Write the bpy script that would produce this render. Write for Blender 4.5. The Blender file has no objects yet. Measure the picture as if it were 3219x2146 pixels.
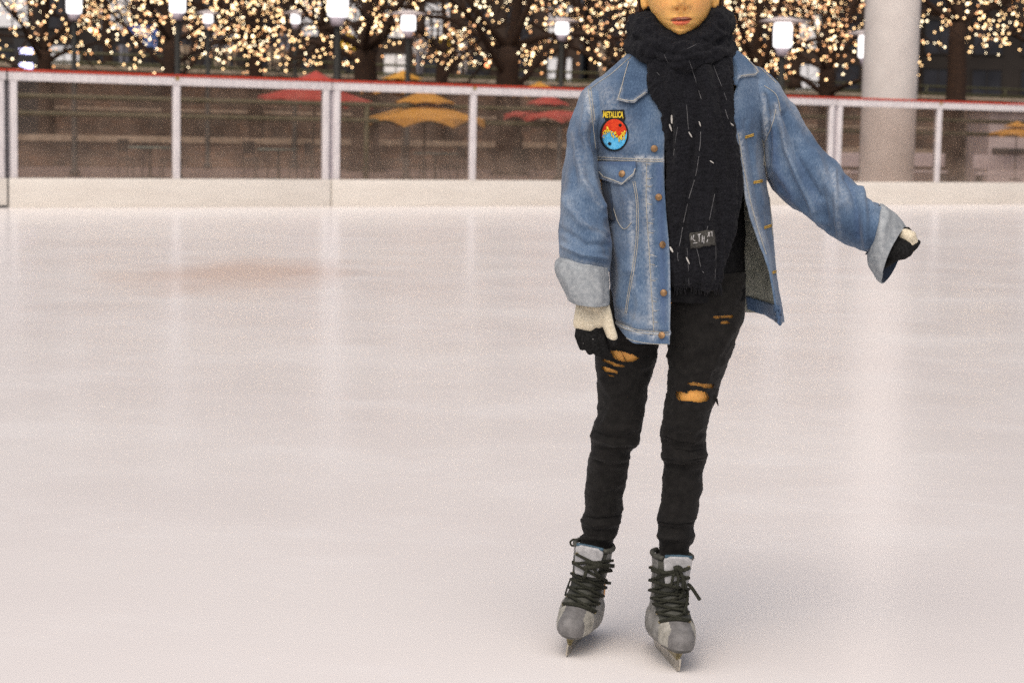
import bpy, bmesh, math, random
import numpy as np
from mathutils import Vector, Matrix, noise, geometry
from mathutils.bvhtree import BVHTree
random.seed(7)
PI = math.pi
scene = bpy.context.scene
COL = scene.collection

# ------------------------------------------------------------------ camera
FPX, CX, CY = 6159.0, 1609.5, 1073.0
HC = 1.25
PITCH = math.atan(658.0 / 6159.0)
ROLL = math.atan(0.0196)
CAM = Vector((0, 0, HC))
FW = Vector((0, math.cos(PITCH), -math.sin(PITCH)))
UP0 = Vector((0, math.sin(PITCH), math.cos(PITCH)))
RT = Vector((1, 0, 0)) * math.cos(ROLL) + UP0 * math.sin(ROLL)
UPV = Vector((-1, 0, 0)) * math.sin(ROLL) + UP0 * math.cos(ROLL)

def ray(px, py):
    return FW + RT * ((px - CX) / FPX) - UPV * ((py - CY) / FPX)
def at_Y(px, py, Y):                # where the view ray meets the vertical plane at distance Y
    d = ray(px, py); return CAM + d * (Y / d.y)
def at_z(px, py, z):
    d = ray(px, py); return CAM + d * ((z - HC) / d.z)
def X_for(px, Y, z):                # x of the point with given Y, z that shows at column px
    p = Vector((0, Y, z - HC)); w = FW.dot(p)
    return ((px - CX) / FPX * w - math.sin(ROLL) * UP0.dot(p)) / math.cos(ROLL)
def project(p):
    q = Vector(p) - CAM; w = FW.dot(q)
    return CX + FPX * RT.dot(q) / w, CY - FPX * UPV.dot(q) / w
S = 3219 / 2352.0                   # first survey of the photograph was made at 2352 wide

# ------------------------------------------------------------------ objects
def tag(o, label=None, cat=None, group=None, kind=None):
    if label: o['label'] = label
    if cat: o['category'] = cat
    if group: o['group'] = group
    if kind: o['kind'] = kind
    return o
def empty(name, loc=(0, 0, 0), rz=0.0):
    o = bpy.data.objects.new(name, None); COL.objects.link(o)
    o.location = loc; o.rotation_euler = (0, 0, rz); o.empty_display_size = 0.1
    return o
def link_mesh(name, me, mats, parent=None, smooth=True):
    if not isinstance(mats, (list, tuple)): mats = [mats]
    for m in mats: me.materials.append(m)
    o = bpy.data.objects.new(name, me); COL.objects.link(o)
    if parent: o.parent = parent
    if smooth:
        me.polygons.foreach_set('use_smooth', [True] * len(me.polygons))
    me.update()
    return o
def mesh_obj(name, vf, mats, parent=None, smooth=True):
    me = bpy.data.meshes.new(name); me.from_pydata([tuple(v) for v in vf[0]], [], vf[1]); me.validate()
    return link_mesh(name, me, mats, parent, smooth)
def copy_tree(o, parent=None):
    c = o.copy(); COL.objects.link(c)
    if parent is not None: c.parent = parent
    for ch in list(o.children): copy_tree(ch, c)
    return c
def keep_world(o, root):            # parent without moving
    o.parent = root; o.matrix_parent_inverse = Matrix.Translation(-Vector(root.location))

# ------------------------------------------------------------------ shapes (verts, faces)
def merge(*vfs):
    V, F = [], []
    for v, f in vfs:
        n = len(V); V += list(v); F += [tuple(i + n for i in q) for q in f]
    return V, F
def box(x0, x1, y0, y1, z0, z1):
    V = [(x0,y0,z0),(x1,y0,z0),(x1,y1,z0),(x0,y1,z0),(x0,y0,z1),(x1,y0,z1),(x1,y1,z1),(x0,y1,z1)]
    F = [(3,2,1,0),(4,5,6,7),(0,1,5,4),(1,2,6,5),(2,3,7,6),(3,0,4,7)]
    return V, F
def bevel_box(x0, x1, y0, y1, z0, z1, b=0.01):
    bm = bmesh.new(); v, f = box(x0, x1, y0, y1, z0, z1)
    vs = [bm.verts.new(p) for p in v]
    for q in f: bm.faces.new([vs[i] for i in q])
    bmesh.ops.bevel(bm, geom=bm.edges[:], offset=b, segments=2, affect='EDGES', profile=0.6)
    bm.verts.index_update()
    r = [tuple(v.co) for v in bm.verts], [tuple(v.index for v in f.verts) for f in bm.faces]
    bm.free(); return r
def loft(rings, closed=True, cap=True):
    n = len(rings[0]); V = [Vector(p) for r in rings for p in r]; F = []
    for i in range(len(rings) - 1):
        for j in range(n if closed else n - 1):
            k = (j + 1) % n
            F.append((i*n+j, i*n+k, (i+1)*n+k, (i+1)*n+j))
    if cap and closed:
        for i, rev in ((0, True), (len(rings) - 1, False)):
            c = sum((V[i*n+j] for j in range(n)), Vector()) / n
            V.append(c); ci = len(V) - 1
            for j in range(n):
                k = (j + 1) % n
                F.append((i*n+k, i*n+j, ci) if rev else (i*n+j, i*n+k, ci))
    return V, F
def frames(pts):
    ts = []
    for i in range(len(pts)):
        a = pts[max(0, i-1)]; b = pts[min(len(pts)-1, i+1)]
        t = (b - a); ts.append(t.normalized() if t.length > 1e-9 else Vector((0,0,1)))
    n = ts[0].orthogonal().normalized(); out = []
    for t in ts:
        n = (n - t * n.dot(t)); n = n.normalized() if n.length > 1e-6 else t.orthogonal().normalized()
        out.append((t, n, t.cross(n)))
    return out
def tube(pts, radii, segs=10, cap=True):
    pts = [Vector(p) for p in pts]
    if not isinstance(radii, (list, tuple)): radii = [radii] * len(pts)
    rings = []
    for p, r, (t, n, b) in zip(pts, radii, frames(pts)):
        rings.append([p + (n * math.cos(2*PI*j/segs) + b * math.sin(2*PI*j/segs)) * r for j in range(segs)])
    return loft(rings, True, cap)
def capsule(pts, radii, segs=12):   # tube with rounded ends
    pts = [Vector(p) for p in pts]; radii = list(radii)
    def ends(p, q, r):
        d = (p - q).normalized()
        return [(p + d * r * math.sin(a), max(r * math.cos(a), 1e-4)) for a in (1.5, 1.15, 0.75, 0.35)]
    A = ends(pts[0], pts[1], radii[0]); B = ends(pts[-1], pts[-2], radii[-1])[::-1]
    P = [a[0] for a in A] + pts + [b[0] for b in B]; R = [a[1] for a in A] + radii + [b[1] for b in B]
    return tube(P, R, segs)
def catmull(pts, n):                # smooth resample (any dimension)
    pts = [np.array(p, float) for p in pts]; m = len(pts) - 1; out = []
    for i in range(n):
        t = i / (n - 1) * m; k = min(int(t), m - 1); u = t - k
        p1, p2 = pts[k], pts[k+1]; p0 = pts[k-1] if k > 0 else 2*p1 - p2; p3 = pts[k+2] if k+2 <= m else 2*p2 - p1
        out.append(0.5*((2*p1) + (p2-p0)*u + (2*p0-5*p1+4*p2-p3)*u*u + (3*p1-p0-3*p2+p3)*u**3))
    return out
def table(rows, n):                 # rows = [(y, a, b, ...)], monotone y: resample evenly in y with smooth columns
    rows = np.array(rows, float); ys = np.linspace(rows[0,0], rows[-1,0], n)
    Y = rows[:,0]; out = [ys]
    for c in range(1, rows.shape[1]):
        v = rows[:,c]; d = np.gradient(v, Y)
        s = np.diff(v) / np.diff(Y)
        for i in range(len(s)):     # limit the slopes so the curve does not overshoot
            for k in (i, i+1):
                if s[i] == 0: d[k] = 0
                elif d[k] / s[i] < 0: d[k] = 0
                elif d[k] / s[i] > 3: d[k] = 3 * s[i]
        k = np.clip(np.searchsorted(Y, ys, side='right') - 1, 0, len(Y) - 2); h = Y[k+1] - Y[k]; t = (ys - Y[k]) / h
        out.append((2*t**3-3*t**2+1)*v[k] + (t**3-2*t**2+t)*h*d[k] + (-2*t**3+3*t**2)*v[k+1] + (t**3-t**2)*h*d[k+1])
    return np.stack(out, 1)
def fuse(name, vf, voxel, smooth=6, factor=0.5):    # union of closed shapes as one continuous skin
    me = bpy.data.meshes.new(name); me.from_pydata([tuple(v) for v in vf[0]], [], vf[1])
    o = bpy.data.objects.new(name, me); COL.objects.link(o)
    r = o.modifiers.new('r', 'REMESH'); r.mode = 'VOXEL'; r.voxel_size = voxel
    if smooth:
        s = o.modifiers.new('s', 'SMOOTH'); s.iterations = smooth; s.factor = factor
    dg = bpy.context.evaluated_depsgraph_get()
    out = bpy.data.meshes.new_from_object(o.evaluated_get(dg), depsgraph=dg)
    bpy.data.objects.remove(o); bpy.data.meshes.remove(me)
    out.name = name
    return out
def bake(o):                        # apply the modifiers of o
    dg = bpy.context.evaluated_depsgraph_get()
    me = bpy.data.meshes.new_from_object(o.evaluated_get(dg), depsgraph=dg)
    old = o.data; o.modifiers.clear(); o.data = me; bpy.data.meshes.remove(old)
def icosphere(r=1.0, sub=2, c=(0,0,0), sc=(1,1,1)):
    bm = bmesh.new(); bmesh.ops.create_icosphere(bm, subdivisions=sub, radius=r)
    bm.verts.index_update()
    V = [Vector((v.co.x*sc[0], v.co.y*sc[1], v.co.z*sc[2])) + Vector(c) for v in bm.verts]
    F = [tuple(v.index for v in f.verts) for f in bm.faces]; bm.free(); return V, F
def lathe(prof, segs=32, c=(0,0,0)):
    rings = [[Vector((c[0]+r*math.cos(2*PI*j/segs), c[1]+r*math.sin(2*PI*j/segs), c[2]+z)) for j in range(segs)] for r, z in prof]
    return loft(rings, True, True)

# ------------------------------------------------------------------ materials
def new_mat(name):
    m = bpy.data.materials.new(name); m.use_nodes = True
    nt = m.node_tree; b = nt.nodes['Principled BSDF']
    return m, nt, b
def lerp_mat(name, c1, c2, scale=20, rough=0.8, bump=0.0, bscale=None, detail=6, stretch=None, metal=0.0, spec=0.3, sharp=(0.35, 0.65), sheen=0.0, bdist=0.002):
    m, nt, b = new_mat(name); N = nt.nodes; L = nt.links
    tc = N.new('ShaderNodeTexCoord'); src = tc.outputs['Object']
    if stretch:
        mp = N.new('ShaderNodeMapping'); mp.inputs['Scale'].default_value = stretch; L.new(src, mp.inputs['Vector']); src = mp.outputs['Vector']
    n = N.new('ShaderNodeTexNoise'); n.inputs['Scale'].default_value = scale; n.inputs['Detail'].default_value = detail; L.new(src, n.inputs['Vector'])
    r = N.new('ShaderNodeValToRGB'); r.color_ramp.elements[0].position = sharp[0]; r.color_ramp.elements[1].position = sharp[1]
    r.color_ramp.elements[0].color = (*c1, 1); r.color_ramp.elements[1].color = (*c2, 1)
    L.new(n.outputs['Fac'], r.inputs['Fac']); L.new(r.outputs['Color'], b.inputs['Base Color'])
    b.inputs['Roughness'].default_value = rough; b.inputs['Metallic'].default_value = metal; b.inputs['Specular IOR Level'].default_value = spec
    if sheen:
        b.inputs['Sheen Weight'].default_value = sheen; b.inputs['Sheen Roughness'].default_value = 0.5
    if bump:
        n2 = N.new('ShaderNodeTexNoise'); n2.inputs['Scale'].default_value = bscale or scale*4; n2.inputs['Detail'].default_value = 4; L.new(src, n2.inputs['Vector'])
        bp = N.new('ShaderNodeBump'); bp.inputs['Strength'].default_value = bump; bp.inputs['Distance'].default_value = bdist
        L.new(n2.outputs['Fac'], bp.inputs['Height']); L.new(bp.outputs['Normal'], b.inputs['Normal'])
    return m
def glow_mat(name, col, strength, sample=True):
    m, nt, b = new_mat(name)
    b.inputs['Base Color'].default_value = (0.8, 0.8, 0.8, 1)
    b.inputs['Emission Color'].default_value = (*col, 1); b.inputs['Emission Strength'].default_value = strength
    if not sample: m.cycles.emission_sampling = 'NONE'
    return m
# ================================================================== the place
M_ice, nt, b = new_mat('ice'); N, L = nt.nodes, nt.links
tc = N.new('ShaderNodeTexCoord')
n1 = N.new('ShaderNodeTexNoise'); n1.inputs['Scale'].default_value = 0.35; n1.inputs['Detail'].default_value = 6; L.new(tc.outputs['Object'], n1.inputs['Vector'])
rp = N.new('ShaderNodeValToRGB'); rp.color_ramp.elements[0].position = .3; rp.color_ramp.elements[1].position = .7
rp.color_ramp.elements[0].color = (.80, .755, .735, 1); rp.color_ramp.elements[1].color = (.86, .825, .80, 1)
L.new(n1.outputs['Fac'], rp.inputs['Fac'])
# snow dust left by blades: pale streaks
mp = N.new('ShaderNodeMapping'); mp.inputs['Scale'].default_value = (.6, .8, 1); mp.inputs['Rotation'].default_value = (0, 0, .5); L.new(tc.outputs['Object'], mp.inputs['Vector'])
n2 = N.new('ShaderNodeTexNoise'); n2.inputs['Scale'].default_value = 1.3; n2.inputs['Detail'].default_value = 8; n2.inputs['Roughness'].default_value = .7; L.new(mp.outputs['Vector'], n2.inputs['Vector'])
r2 = N.new('ShaderNodeMapRange'); r2.inputs['From Min'].default_value = .5; r2.inputs['From Max'].default_value = .75; L.new(n2.outputs['Fac'], r2.inputs['Value'])
mx = N.new('ShaderNodeMixRGB'); mx.inputs['Color2'].default_value = (.86, .83, .81, 1); L.new(rp.outputs['Color'], mx.inputs['Color1']); L.new(r2.outputs['Result'], mx.inputs['Fac'])
prev = mx.outputs['Color']
for q, (ang, sc_, wd, st_) in enumerate(((.25, (.16, .5, 1), .0022, .55), (-.45, (.2, .42, 1), .0018, .45), (1.0, (.13, .6, 1), .0016, .4))):
    m_ = N.new('ShaderNodeMapping'); m_.inputs['Rotation'].default_value = (0, 0, ang); m_.inputs['Scale'].default_value = sc_; m_.inputs['Location'].default_value = (q*3.1, q*7.7, q); L.new(tc.outputs['Object'], m_.inputs['Vector'])
    nz = N.new('ShaderNodeTexNoise'); nz.inputs['Scale'].default_value = 1.6; nz.inputs['Detail'].default_value = 1; L.new(m_.outputs['Vector'], nz.inputs['Vector'])
    pg = N.new('ShaderNodeMath'); pg.operation = 'PINGPONG'; pg.inputs[1].default_value = .03; L.new(nz.outputs['Fac'], pg.inputs[0])
    cm = N.new('ShaderNodeMapRange'); cm.inputs['From Min'].default_value = 0; cm.inputs['From Max'].default_value = wd; cm.inputs['To Min'].default_value = st_; cm.inputs['To Max'].default_value = 0; L.new(pg.outputs[0], cm.inputs['Value'])
    gm = N.new('ShaderNodeMath'); gm.operation = 'MULTIPLY'; L.new(cm.outputs[0], gm.inputs[0]); L.new(r2.outputs['Result'], gm.inputs[1])
    x_ = N.new('ShaderNodeMixRGB'); x_.inputs['Color2'].default_value = (.93, .92, .92, 1); L.new(prev, x_.inputs['Color1']); L.new(gm.outputs[0], x_.inputs['Fac']); prev = x_.outputs['Color']
# soft brown-red tint with a noisy edge in the ice colour, left of centre
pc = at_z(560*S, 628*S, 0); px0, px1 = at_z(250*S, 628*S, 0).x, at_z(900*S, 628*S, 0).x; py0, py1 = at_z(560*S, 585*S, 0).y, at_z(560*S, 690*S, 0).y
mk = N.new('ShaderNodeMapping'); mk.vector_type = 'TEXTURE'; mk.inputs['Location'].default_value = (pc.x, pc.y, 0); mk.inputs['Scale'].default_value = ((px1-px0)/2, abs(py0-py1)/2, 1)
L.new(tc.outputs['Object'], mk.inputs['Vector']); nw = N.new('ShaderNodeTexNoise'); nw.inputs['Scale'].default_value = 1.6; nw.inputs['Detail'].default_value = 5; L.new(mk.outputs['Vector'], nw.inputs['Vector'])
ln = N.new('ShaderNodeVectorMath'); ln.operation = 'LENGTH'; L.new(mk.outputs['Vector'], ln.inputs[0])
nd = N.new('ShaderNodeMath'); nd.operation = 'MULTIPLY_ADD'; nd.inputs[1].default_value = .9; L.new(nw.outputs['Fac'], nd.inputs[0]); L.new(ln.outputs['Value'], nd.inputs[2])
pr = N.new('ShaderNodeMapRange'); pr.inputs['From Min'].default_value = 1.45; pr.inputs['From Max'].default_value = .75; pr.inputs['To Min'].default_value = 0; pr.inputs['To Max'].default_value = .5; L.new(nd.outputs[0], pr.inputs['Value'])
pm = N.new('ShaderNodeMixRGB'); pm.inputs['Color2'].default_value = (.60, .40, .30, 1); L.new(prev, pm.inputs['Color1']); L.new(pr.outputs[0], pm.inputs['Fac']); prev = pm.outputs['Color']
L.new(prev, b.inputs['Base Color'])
r3 = N.new('ShaderNodeMapRange'); r3.inputs['To Min'].default_value = .18; r3.inputs['To Max'].default_value = .28; L.new(n2.outputs['Fac'], r3.inputs['Value']); r3.inputs['From Min'].default_value = .3; r3.inputs['From Max'].default_value = .75
L.new(r3.outputs['Result'], b.inputs['Roughness'])
b.inputs['IOR'].default_value = 1.31; b.inputs['Specular IOR Level'].default_value = .30
# scratches
mp2 = N.new('ShaderNodeMapping'); mp2.inputs['Scale'].default_value = (2, 5, 1); mp2.inputs['Rotation'].default_value = (0, 0, .5); L.new(tc.outputs['Object'], mp2.inputs['Vector'])
n3 = N.new('ShaderNodeTexNoise'); n3.inputs['Scale'].default_value = 3; n3.inputs['Detail'].default_value = 8; L.new(mp2.outputs['Vector'], n3.inputs['Vector'])
n4 = N.new('ShaderNodeTexNoise'); n4.inputs['Scale'].default_value = 60; n4.inputs['Detail'].default_value = 4; L.new(tc.outputs['Object'], n4.inputs['Vector'])
ad = N.new('ShaderNodeMath'); ad.operation = 'ADD'; L.new(n3.outputs['Fac'], ad.inputs[0]); L.new(n4.outputs['Fac'], ad.inputs[1])
bp = N.new('ShaderNodeBump'); bp.inputs['Strength'].default_value = .10; bp.inputs['Distance'].default_value = .002
L.new(ad.outputs['Value'], bp.inputs['Height']); L.new(bp.outputs['Normal'], b.inputs['Normal'])

# ---- rink barrier line (posts every 8 feet, found from the photograph)
k0 = at_z(18*S, 477*S, 0); Z0 = k0.y
A0 = Vector((k0.x, k0.y, 0))
Zend = Z0 * (1 + 7*0.0479)
A7 = Vector((X_for(2150*S, Zend, 0), Zend, 0))
STEP = (A7 - A0) / 7; U = STEP.normalized(); STP = STEP.length
NRM = Vector((-U.y, U.x, 0))        # away from the rink
WANG = math.atan2(U.y, U.x)
def wallpt(k, out=0.0, z=0.0): return A0 + STEP*k + NRM*out + Vector((0, 0, z))
def plane_hit(px, py, out):         # view ray meets the vertical plane parallel to the barrier, 'out' metres behind it
    d = ray(px, py); P = A0 + NRM*out
    return CAM + d * ((P - CAM).dot(NRM) / d.dot(NRM))
ZT = .5*(plane_hit(14*S, 157*S, 0).z + plane_hit(2163*S, 232*S, 0).z)
ZK = .5*(plane_hit(18*S, 410*S, 0).z + plane_hit(2150*S, 418*S, 0).z)
print('barrier step', STP, 'top', ZT, 'kick', ZK, 'Z0', Z0, 'ang', math.degrees(WANG))

# ice sheet up to the barrier, plaza floor beyond
a, c = wallpt(-6, 0.06), wallpt(16, 0.06)
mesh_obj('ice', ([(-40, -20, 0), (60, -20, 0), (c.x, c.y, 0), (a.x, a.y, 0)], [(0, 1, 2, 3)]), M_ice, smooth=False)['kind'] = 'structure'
M_pave = lerp_mat('brick_paving', (.10, .07, .062), (.19, .14, .125), scale=1.2, rough=.7, bump=.3, bscale=8, bdist=.01)
a, c = wallpt(-30, 0.07, -.004), wallpt(45, 0.07, -.004); e, g = wallpt(-30, 200, -.004), wallpt(45, 200, -.004)
mesh_obj('plaza_floor', ([a, c, g, e], [(0, 1, 2, 3)]), M_pave, smooth=False)['kind'] = 'structure'
mesh_obj('ground', ([(-600, -400, -.15), (600, -400, -.15), (600, 800, -.15), (-600, 800, -.15)], [(0, 1, 2, 3)]),
         lerp_mat('asphalt', (.04, .04, .04), (.06, .058, .055), scale=1), smooth=False)['kind'] = 'structure'

# ---- barrier sections
M_white = lerp_mat('white_frame_paint', (.62, .58, .585), (.74, .70, .70), scale=6, rough=.45, stretch=(3, 3, .6), spec=.4)
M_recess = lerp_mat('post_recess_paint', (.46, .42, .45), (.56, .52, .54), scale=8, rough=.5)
M_kick = lerp_mat('cream_kickboard', (.70, .655, .59), (.75, .71, .645), scale=3, rough=.4, stretch=(.4, 1, 2), spec=.4)
M_cap = lerp_mat('red_cap_rail', (.42, .04, .022), (.54, .065, .03), scale=5, rough=.4)
M_dark = lerp_mat('dark_gasket', (.015, .015, .018), (.03, .03, .03), scale=10, rough=.6)
M_rust = lerp_mat('rusty_bracket', (.25, .17, .06), (.4, .3, .12), scale=30, rough=.7)
M_glass, nt, b = new_mat('scuffed_acrylic'); N, L = nt.nodes, nt.links
N.remove(b); out = N['Material Output']
tr = N.new('ShaderNodeBsdfTransparent'); tr.inputs['Color'].default_value = (.90, .86, .84, 1)
df = N.new('ShaderNodeBsdfDiffuse'); df.inputs['Color'].default_value = (.70, .54, .42, 1)
gl = N.new('ShaderNodeBsdfGlossy'); gl.inputs['Roughness'].default_value = .06; gl.inputs['Color'].default_value = (.9, .9, .9, 1)
tc = N.new('ShaderNodeTexCoord'); nn = N.new('ShaderNodeTexNoise'); nn.inputs['Scale'].default_value = 2.5; nn.inputs['Detail'].default_value = 7; L.new(tc.outputs['Object'], nn.inputs['Vector'])
# scuffs: denser near the bottom of the panes where pucks and blades spray snow
sx = N.new('ShaderNodeSeparateXYZ'); L.new(tc.outputs['Object'], sx.inputs['Vector'])
mz = N.new('ShaderNodeMapRange'); mz.inputs['From Min'].default_value = ZK + .55; mz.inputs['From Max'].default_value = ZK; mz.inputs['To Min'].default_value = 0; mz.inputs['To Max'].default_value = .07; L.new(sx.outputs['Z'], mz.inputs['Value'])
mr = N.new('ShaderNodeMapRange'); mr.inputs['From Min'].default_value = .35; mr.inputs['From Max'].default_value = .7; mr.inputs['To Min'].default_value = .035; mr.inputs['To Max'].default_value = .09; L.new(nn.outputs['Fac'], mr.inputs['Value'])
sm = N.new('ShaderNodeMath'); sm.operation = 'ADD'; L.new(mr.outputs['Result'], sm.inputs[0]); L.new(mz.outputs['Result'], sm.inputs[1])
m1 = N.new('ShaderNodeMixShader'); L.new(sm.outputs['Value'], m1.inputs['Fac']); L.new(tr.outputs[0], m1.inputs[1]); L.new(df.outputs[0], m1.inputs[2])
fr = N.new('ShaderNodeFresnel'); fr.inputs['IOR'].default_value = 1.3
m2 = N.new('ShaderNodeMixShader'); L.new(fr.outputs[0], m2.inputs['Fac']); L.new(m1.outputs[0], m2.inputs[1]); L.new(gl.outputs[0], m2.inputs[2])
L.new(m2.outputs[0], out.inputs['Surface'])

def barrier_section():
    root = empty('rink_barrier'); W = 2*STP; g = .012
    mesh_obj('kickboard', bevel_box(g, W-g, -.02, .10, 0, ZK, .006), M_kick, root)
    t0, t1 = ZK, ZT - .036
    for x0, x1 in ((.045, .15), (W-.15, W-.045)):
        mesh_obj('post', bevel_box(x0, x1, -.012, .09, t0, t1-.13, .008), M_white, root)
    mesh_obj('post', bevel_box(STP-.055, STP+.055, -.012, .09, t0, t1-.13, .008), M_white, root)
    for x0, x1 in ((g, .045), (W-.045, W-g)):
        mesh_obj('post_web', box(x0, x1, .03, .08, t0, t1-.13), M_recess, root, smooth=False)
    mesh_obj('top_rail', bevel_box(g, W-g, -.02, .095, t1-.13, t1, .008), M_white, root)
    for i, (x0, x1) in enumerate(((.008, STP-.004), (STP+.004, W-.008))):
        mesh_obj('red_cap', bevel_box(x0, x1, -.035, .11, t1, ZT, .009), M_cap, root)
    mesh_obj('bracket', box(STP-.03, STP+.03, -.03, -.021, t1-.05, t1-.002), M_rust, root, smooth=False)
    for x0, x1 in ((.15, STP-.055), (STP+.055, W-.15)):
        mesh_obj('acrylic_pane', box(x0, x1, .035, .047, t0, t1-.13), M_glass, root, smooth=False)
    return root
sec0 = barrier_section()
SECL = {-2: 'white framed rink gate section at the far left, edged by a dark vertical gap',
        0: 'barrier section between the dark gate gap and the double post beside the red parasol',
        2: 'barrier section with the large orange parasol behind its left pane',
        4: 'barrier section mostly hidden behind the skater in the denim jacket',
        6: 'barrier section with the thick concrete column behind its left pane',
        8: 'farthest barrier section at the right edge of the photo, beyond the column'}
for k in (-2, 0, 2, 4, 6, 8):
    s = sec0 if k == -2 else copy_tree(sec0)
    s.location = wallpt(k); s.rotation_euler = (0, 0, WANG)
    tag(s, SECL[k], 'barrier', 'rink barrier sections round the ice')
gate = sec0
mesh_obj('gap_seal', box(2*STP-.011, 2*STP+.004, -.026, .1, .03, ZT-.01), M_dark, gate, smooth=False)
mesh_obj('threshold_gap', box(.05, 2*STP-.02, -.024, -.021, .0, .035), M_dark, gate, smooth=False)

# ---- column
M_conc = lerp_mat('pale_concrete', (.60, .555, .52), (.67, .625, .585), scale=2, rough=.85, bump=.05, bscale=30)
colY = 41.0
cb = Vector((X_for(2044*S, colY, 2.5), colY, 0)); rr = .5*124/4500*colY
col = mesh_obj('column', lathe([(rr*1.0, -.02), (rr, .3), (rr, 3.0), (rr, 14), (rr*.98, 14.02)], 64), M_conc)
col.location = cb
tag(col, 'thick round pale concrete column standing just behind the rink barrier', 'column')

# ---- railing behind the barrier (two dark rails and posts)
M_olive = lerp_mat('olive_metal', (.06, .058, .028), (.09, .085, .042), scale=12, rough=.5)
M_beige = lerp_mat('worn_stone_cap', (.28, .22, .16), (.40, .33, .25), scale=4, rough=.8)
def rail_line(name, out, k0_, k1_, zs, zb, rr_, postgap, label, cat, mat, postz=None):
    root = empty(name, wallpt(0, out)); base = Vector(root.location)
    for z in zs:
        o = mesh_obj('rail', tube([wallpt(k0_, out, z)-base, wallpt(k1_, out, z)-base], rr_, 10), mat, root)
    k = k0_
    while k <= k1_:
        p = wallpt(k, out) - base
        mesh_obj('post', tube([p + Vector((0,0,zb)), p + Vector((0,0,max(zs)))], rr_*1.1, 8), mat, root)
        k += postgap
    return tag(root, label, cat)
zr1 = plane_hit(900*S, 243*S, 9).z; zr2 = plane_hit(900*S, 279*S, 9).z
rail_line('railing', 9, -4, 16, [zr1, zr2], 0, .055, 4.0, 'dark olive two-rail railing standing between the rink barrier and the parasols', 'railing', M_olive)

# ---- low seat wall, terrace wall, street level with its railing
M_brick, nt, b = new_mat('dark_brick'); N, L = nt.nodes, nt.links
tc = N.new('ShaderNodeTexCoord'); bk = N.new('ShaderNodeTexBrick'); bk.inputs['Scale'].default_value = 1.6
bk.inputs['Color1'].default_value = (.15, .085, .05, 1); bk.inputs['Color2'].default_value = (.07, .045, .03, 1); bk.inputs['Mortar'].default_value = (.12, .09, .075, 1)
sw = N.new('ShaderNodeMapping'); sw.inputs['Rotation'].default_value = (PI/2, 0, 0); L.new(tc.outputs['Object'], sw.inputs['Vector']); L.new(sw.outputs['Vector'], bk.inputs['Vector'])
ns = N.new('ShaderNodeTexNoise'); ns.inputs['Scale'].default_value = .45; ns.inputs['Detail'].default_value = 5; L.new(tc.outputs['Object'], ns.inputs['Vector'])
nr = N.new('ShaderNodeMapRange'); nr.inputs['From Min'].default_value = .35; nr.inputs['From Max'].default_value = .65; nr.inputs['To Min'].default_value = .35; nr.inputs['To Max'].default_value = 1.5; L.new(ns.outputs['Fac'], nr.inputs['Value'])
nm = N.new('ShaderNodeMixRGB'); nm.blend_type = 'MULTIPLY'; nm.inputs['Fac'].default_value = 1; L.new(bk.outputs['Color'], nm.inputs['Color1']); L.new(nr.outputs[0], nm.inputs['Color2'])
L.new(nm.outputs['Color'], b.inputs['Base Color']); b.inputs['Roughness'].default_value = .85
def long_box(name, mat, out0, out1, k0_, k1_, z0, z1, parent=None, bev=.02):
    o = mesh_obj(name, bevel_box(k0_*STP, k1_*STP, out0, out1, z0, z1, bev), mat, parent, smooth=False)
    return o
def wall_root(name):
    r = empty(name, A0, WANG); return r
sw_out = 27
zs = plane_hit(1000*S, 331*S, sw_out).z; print('seat wall z', zs)
r = wall_root('seat_wall'); long_box('wall_body', M_brick, sw_out, sw_out+.5, -8, 30, 0, zs-.09, r); long_box('stone_cap', M_beige, sw_out-.06, sw_out+.56, -8, 30, zs-.09, zs+.09, r)
tag(r, 'low dark brick seat wall with a pale stone cap, seen through the rink panes', 'wall')
T_out = 42
T_z = plane_hit(640*S, 172*S, T_out+3).z
print('terrace z', T_z)
r = wall_root('terrace_wall'); long_box('wall_body', M_brick, T_out, T_out+.6, -14, 45, 0, T_z-.15, r)
long_box('stone_band', M_beige, T_out-.05, T_out, -14, 45, T_z*.52, T_z*.52+.10, r); long_box('coping', M_beige, T_out-.1, T_out+.6, -14, 45, T_z-.15, T_z, r)
tag(r, 'tall dark brick terrace wall behind the parasols, below the street railing', 'wall')
a, c = wallpt(-30, T_out+.6, T_z-.004), wallpt(60, T_out+.6, T_z-.004); e, g = wallpt(-30, T_out+140, T_z-.004), wallpt(60, T_out+140, T_z-.004)
mesh_obj('street_pavement', ([a, c, g, e], [(0,1,2,3)]), lerp_mat('dark_pavement', (.05, .045, .04), (.09, .08, .07), scale=.8), smooth=False)['kind'] = 'structure'
zr = plane_hit(560*S, 137*S, T_out+.3).z; print('rail z', zr)
rail_line('street_railing', T_out+.3, -8, 40, [zr, zr-.45, T_z+.12], T_z, .05, 2.0, 'long dark olive railing along the edge of the street terrace under the lit trees', 'railing', M_olive)

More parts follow.
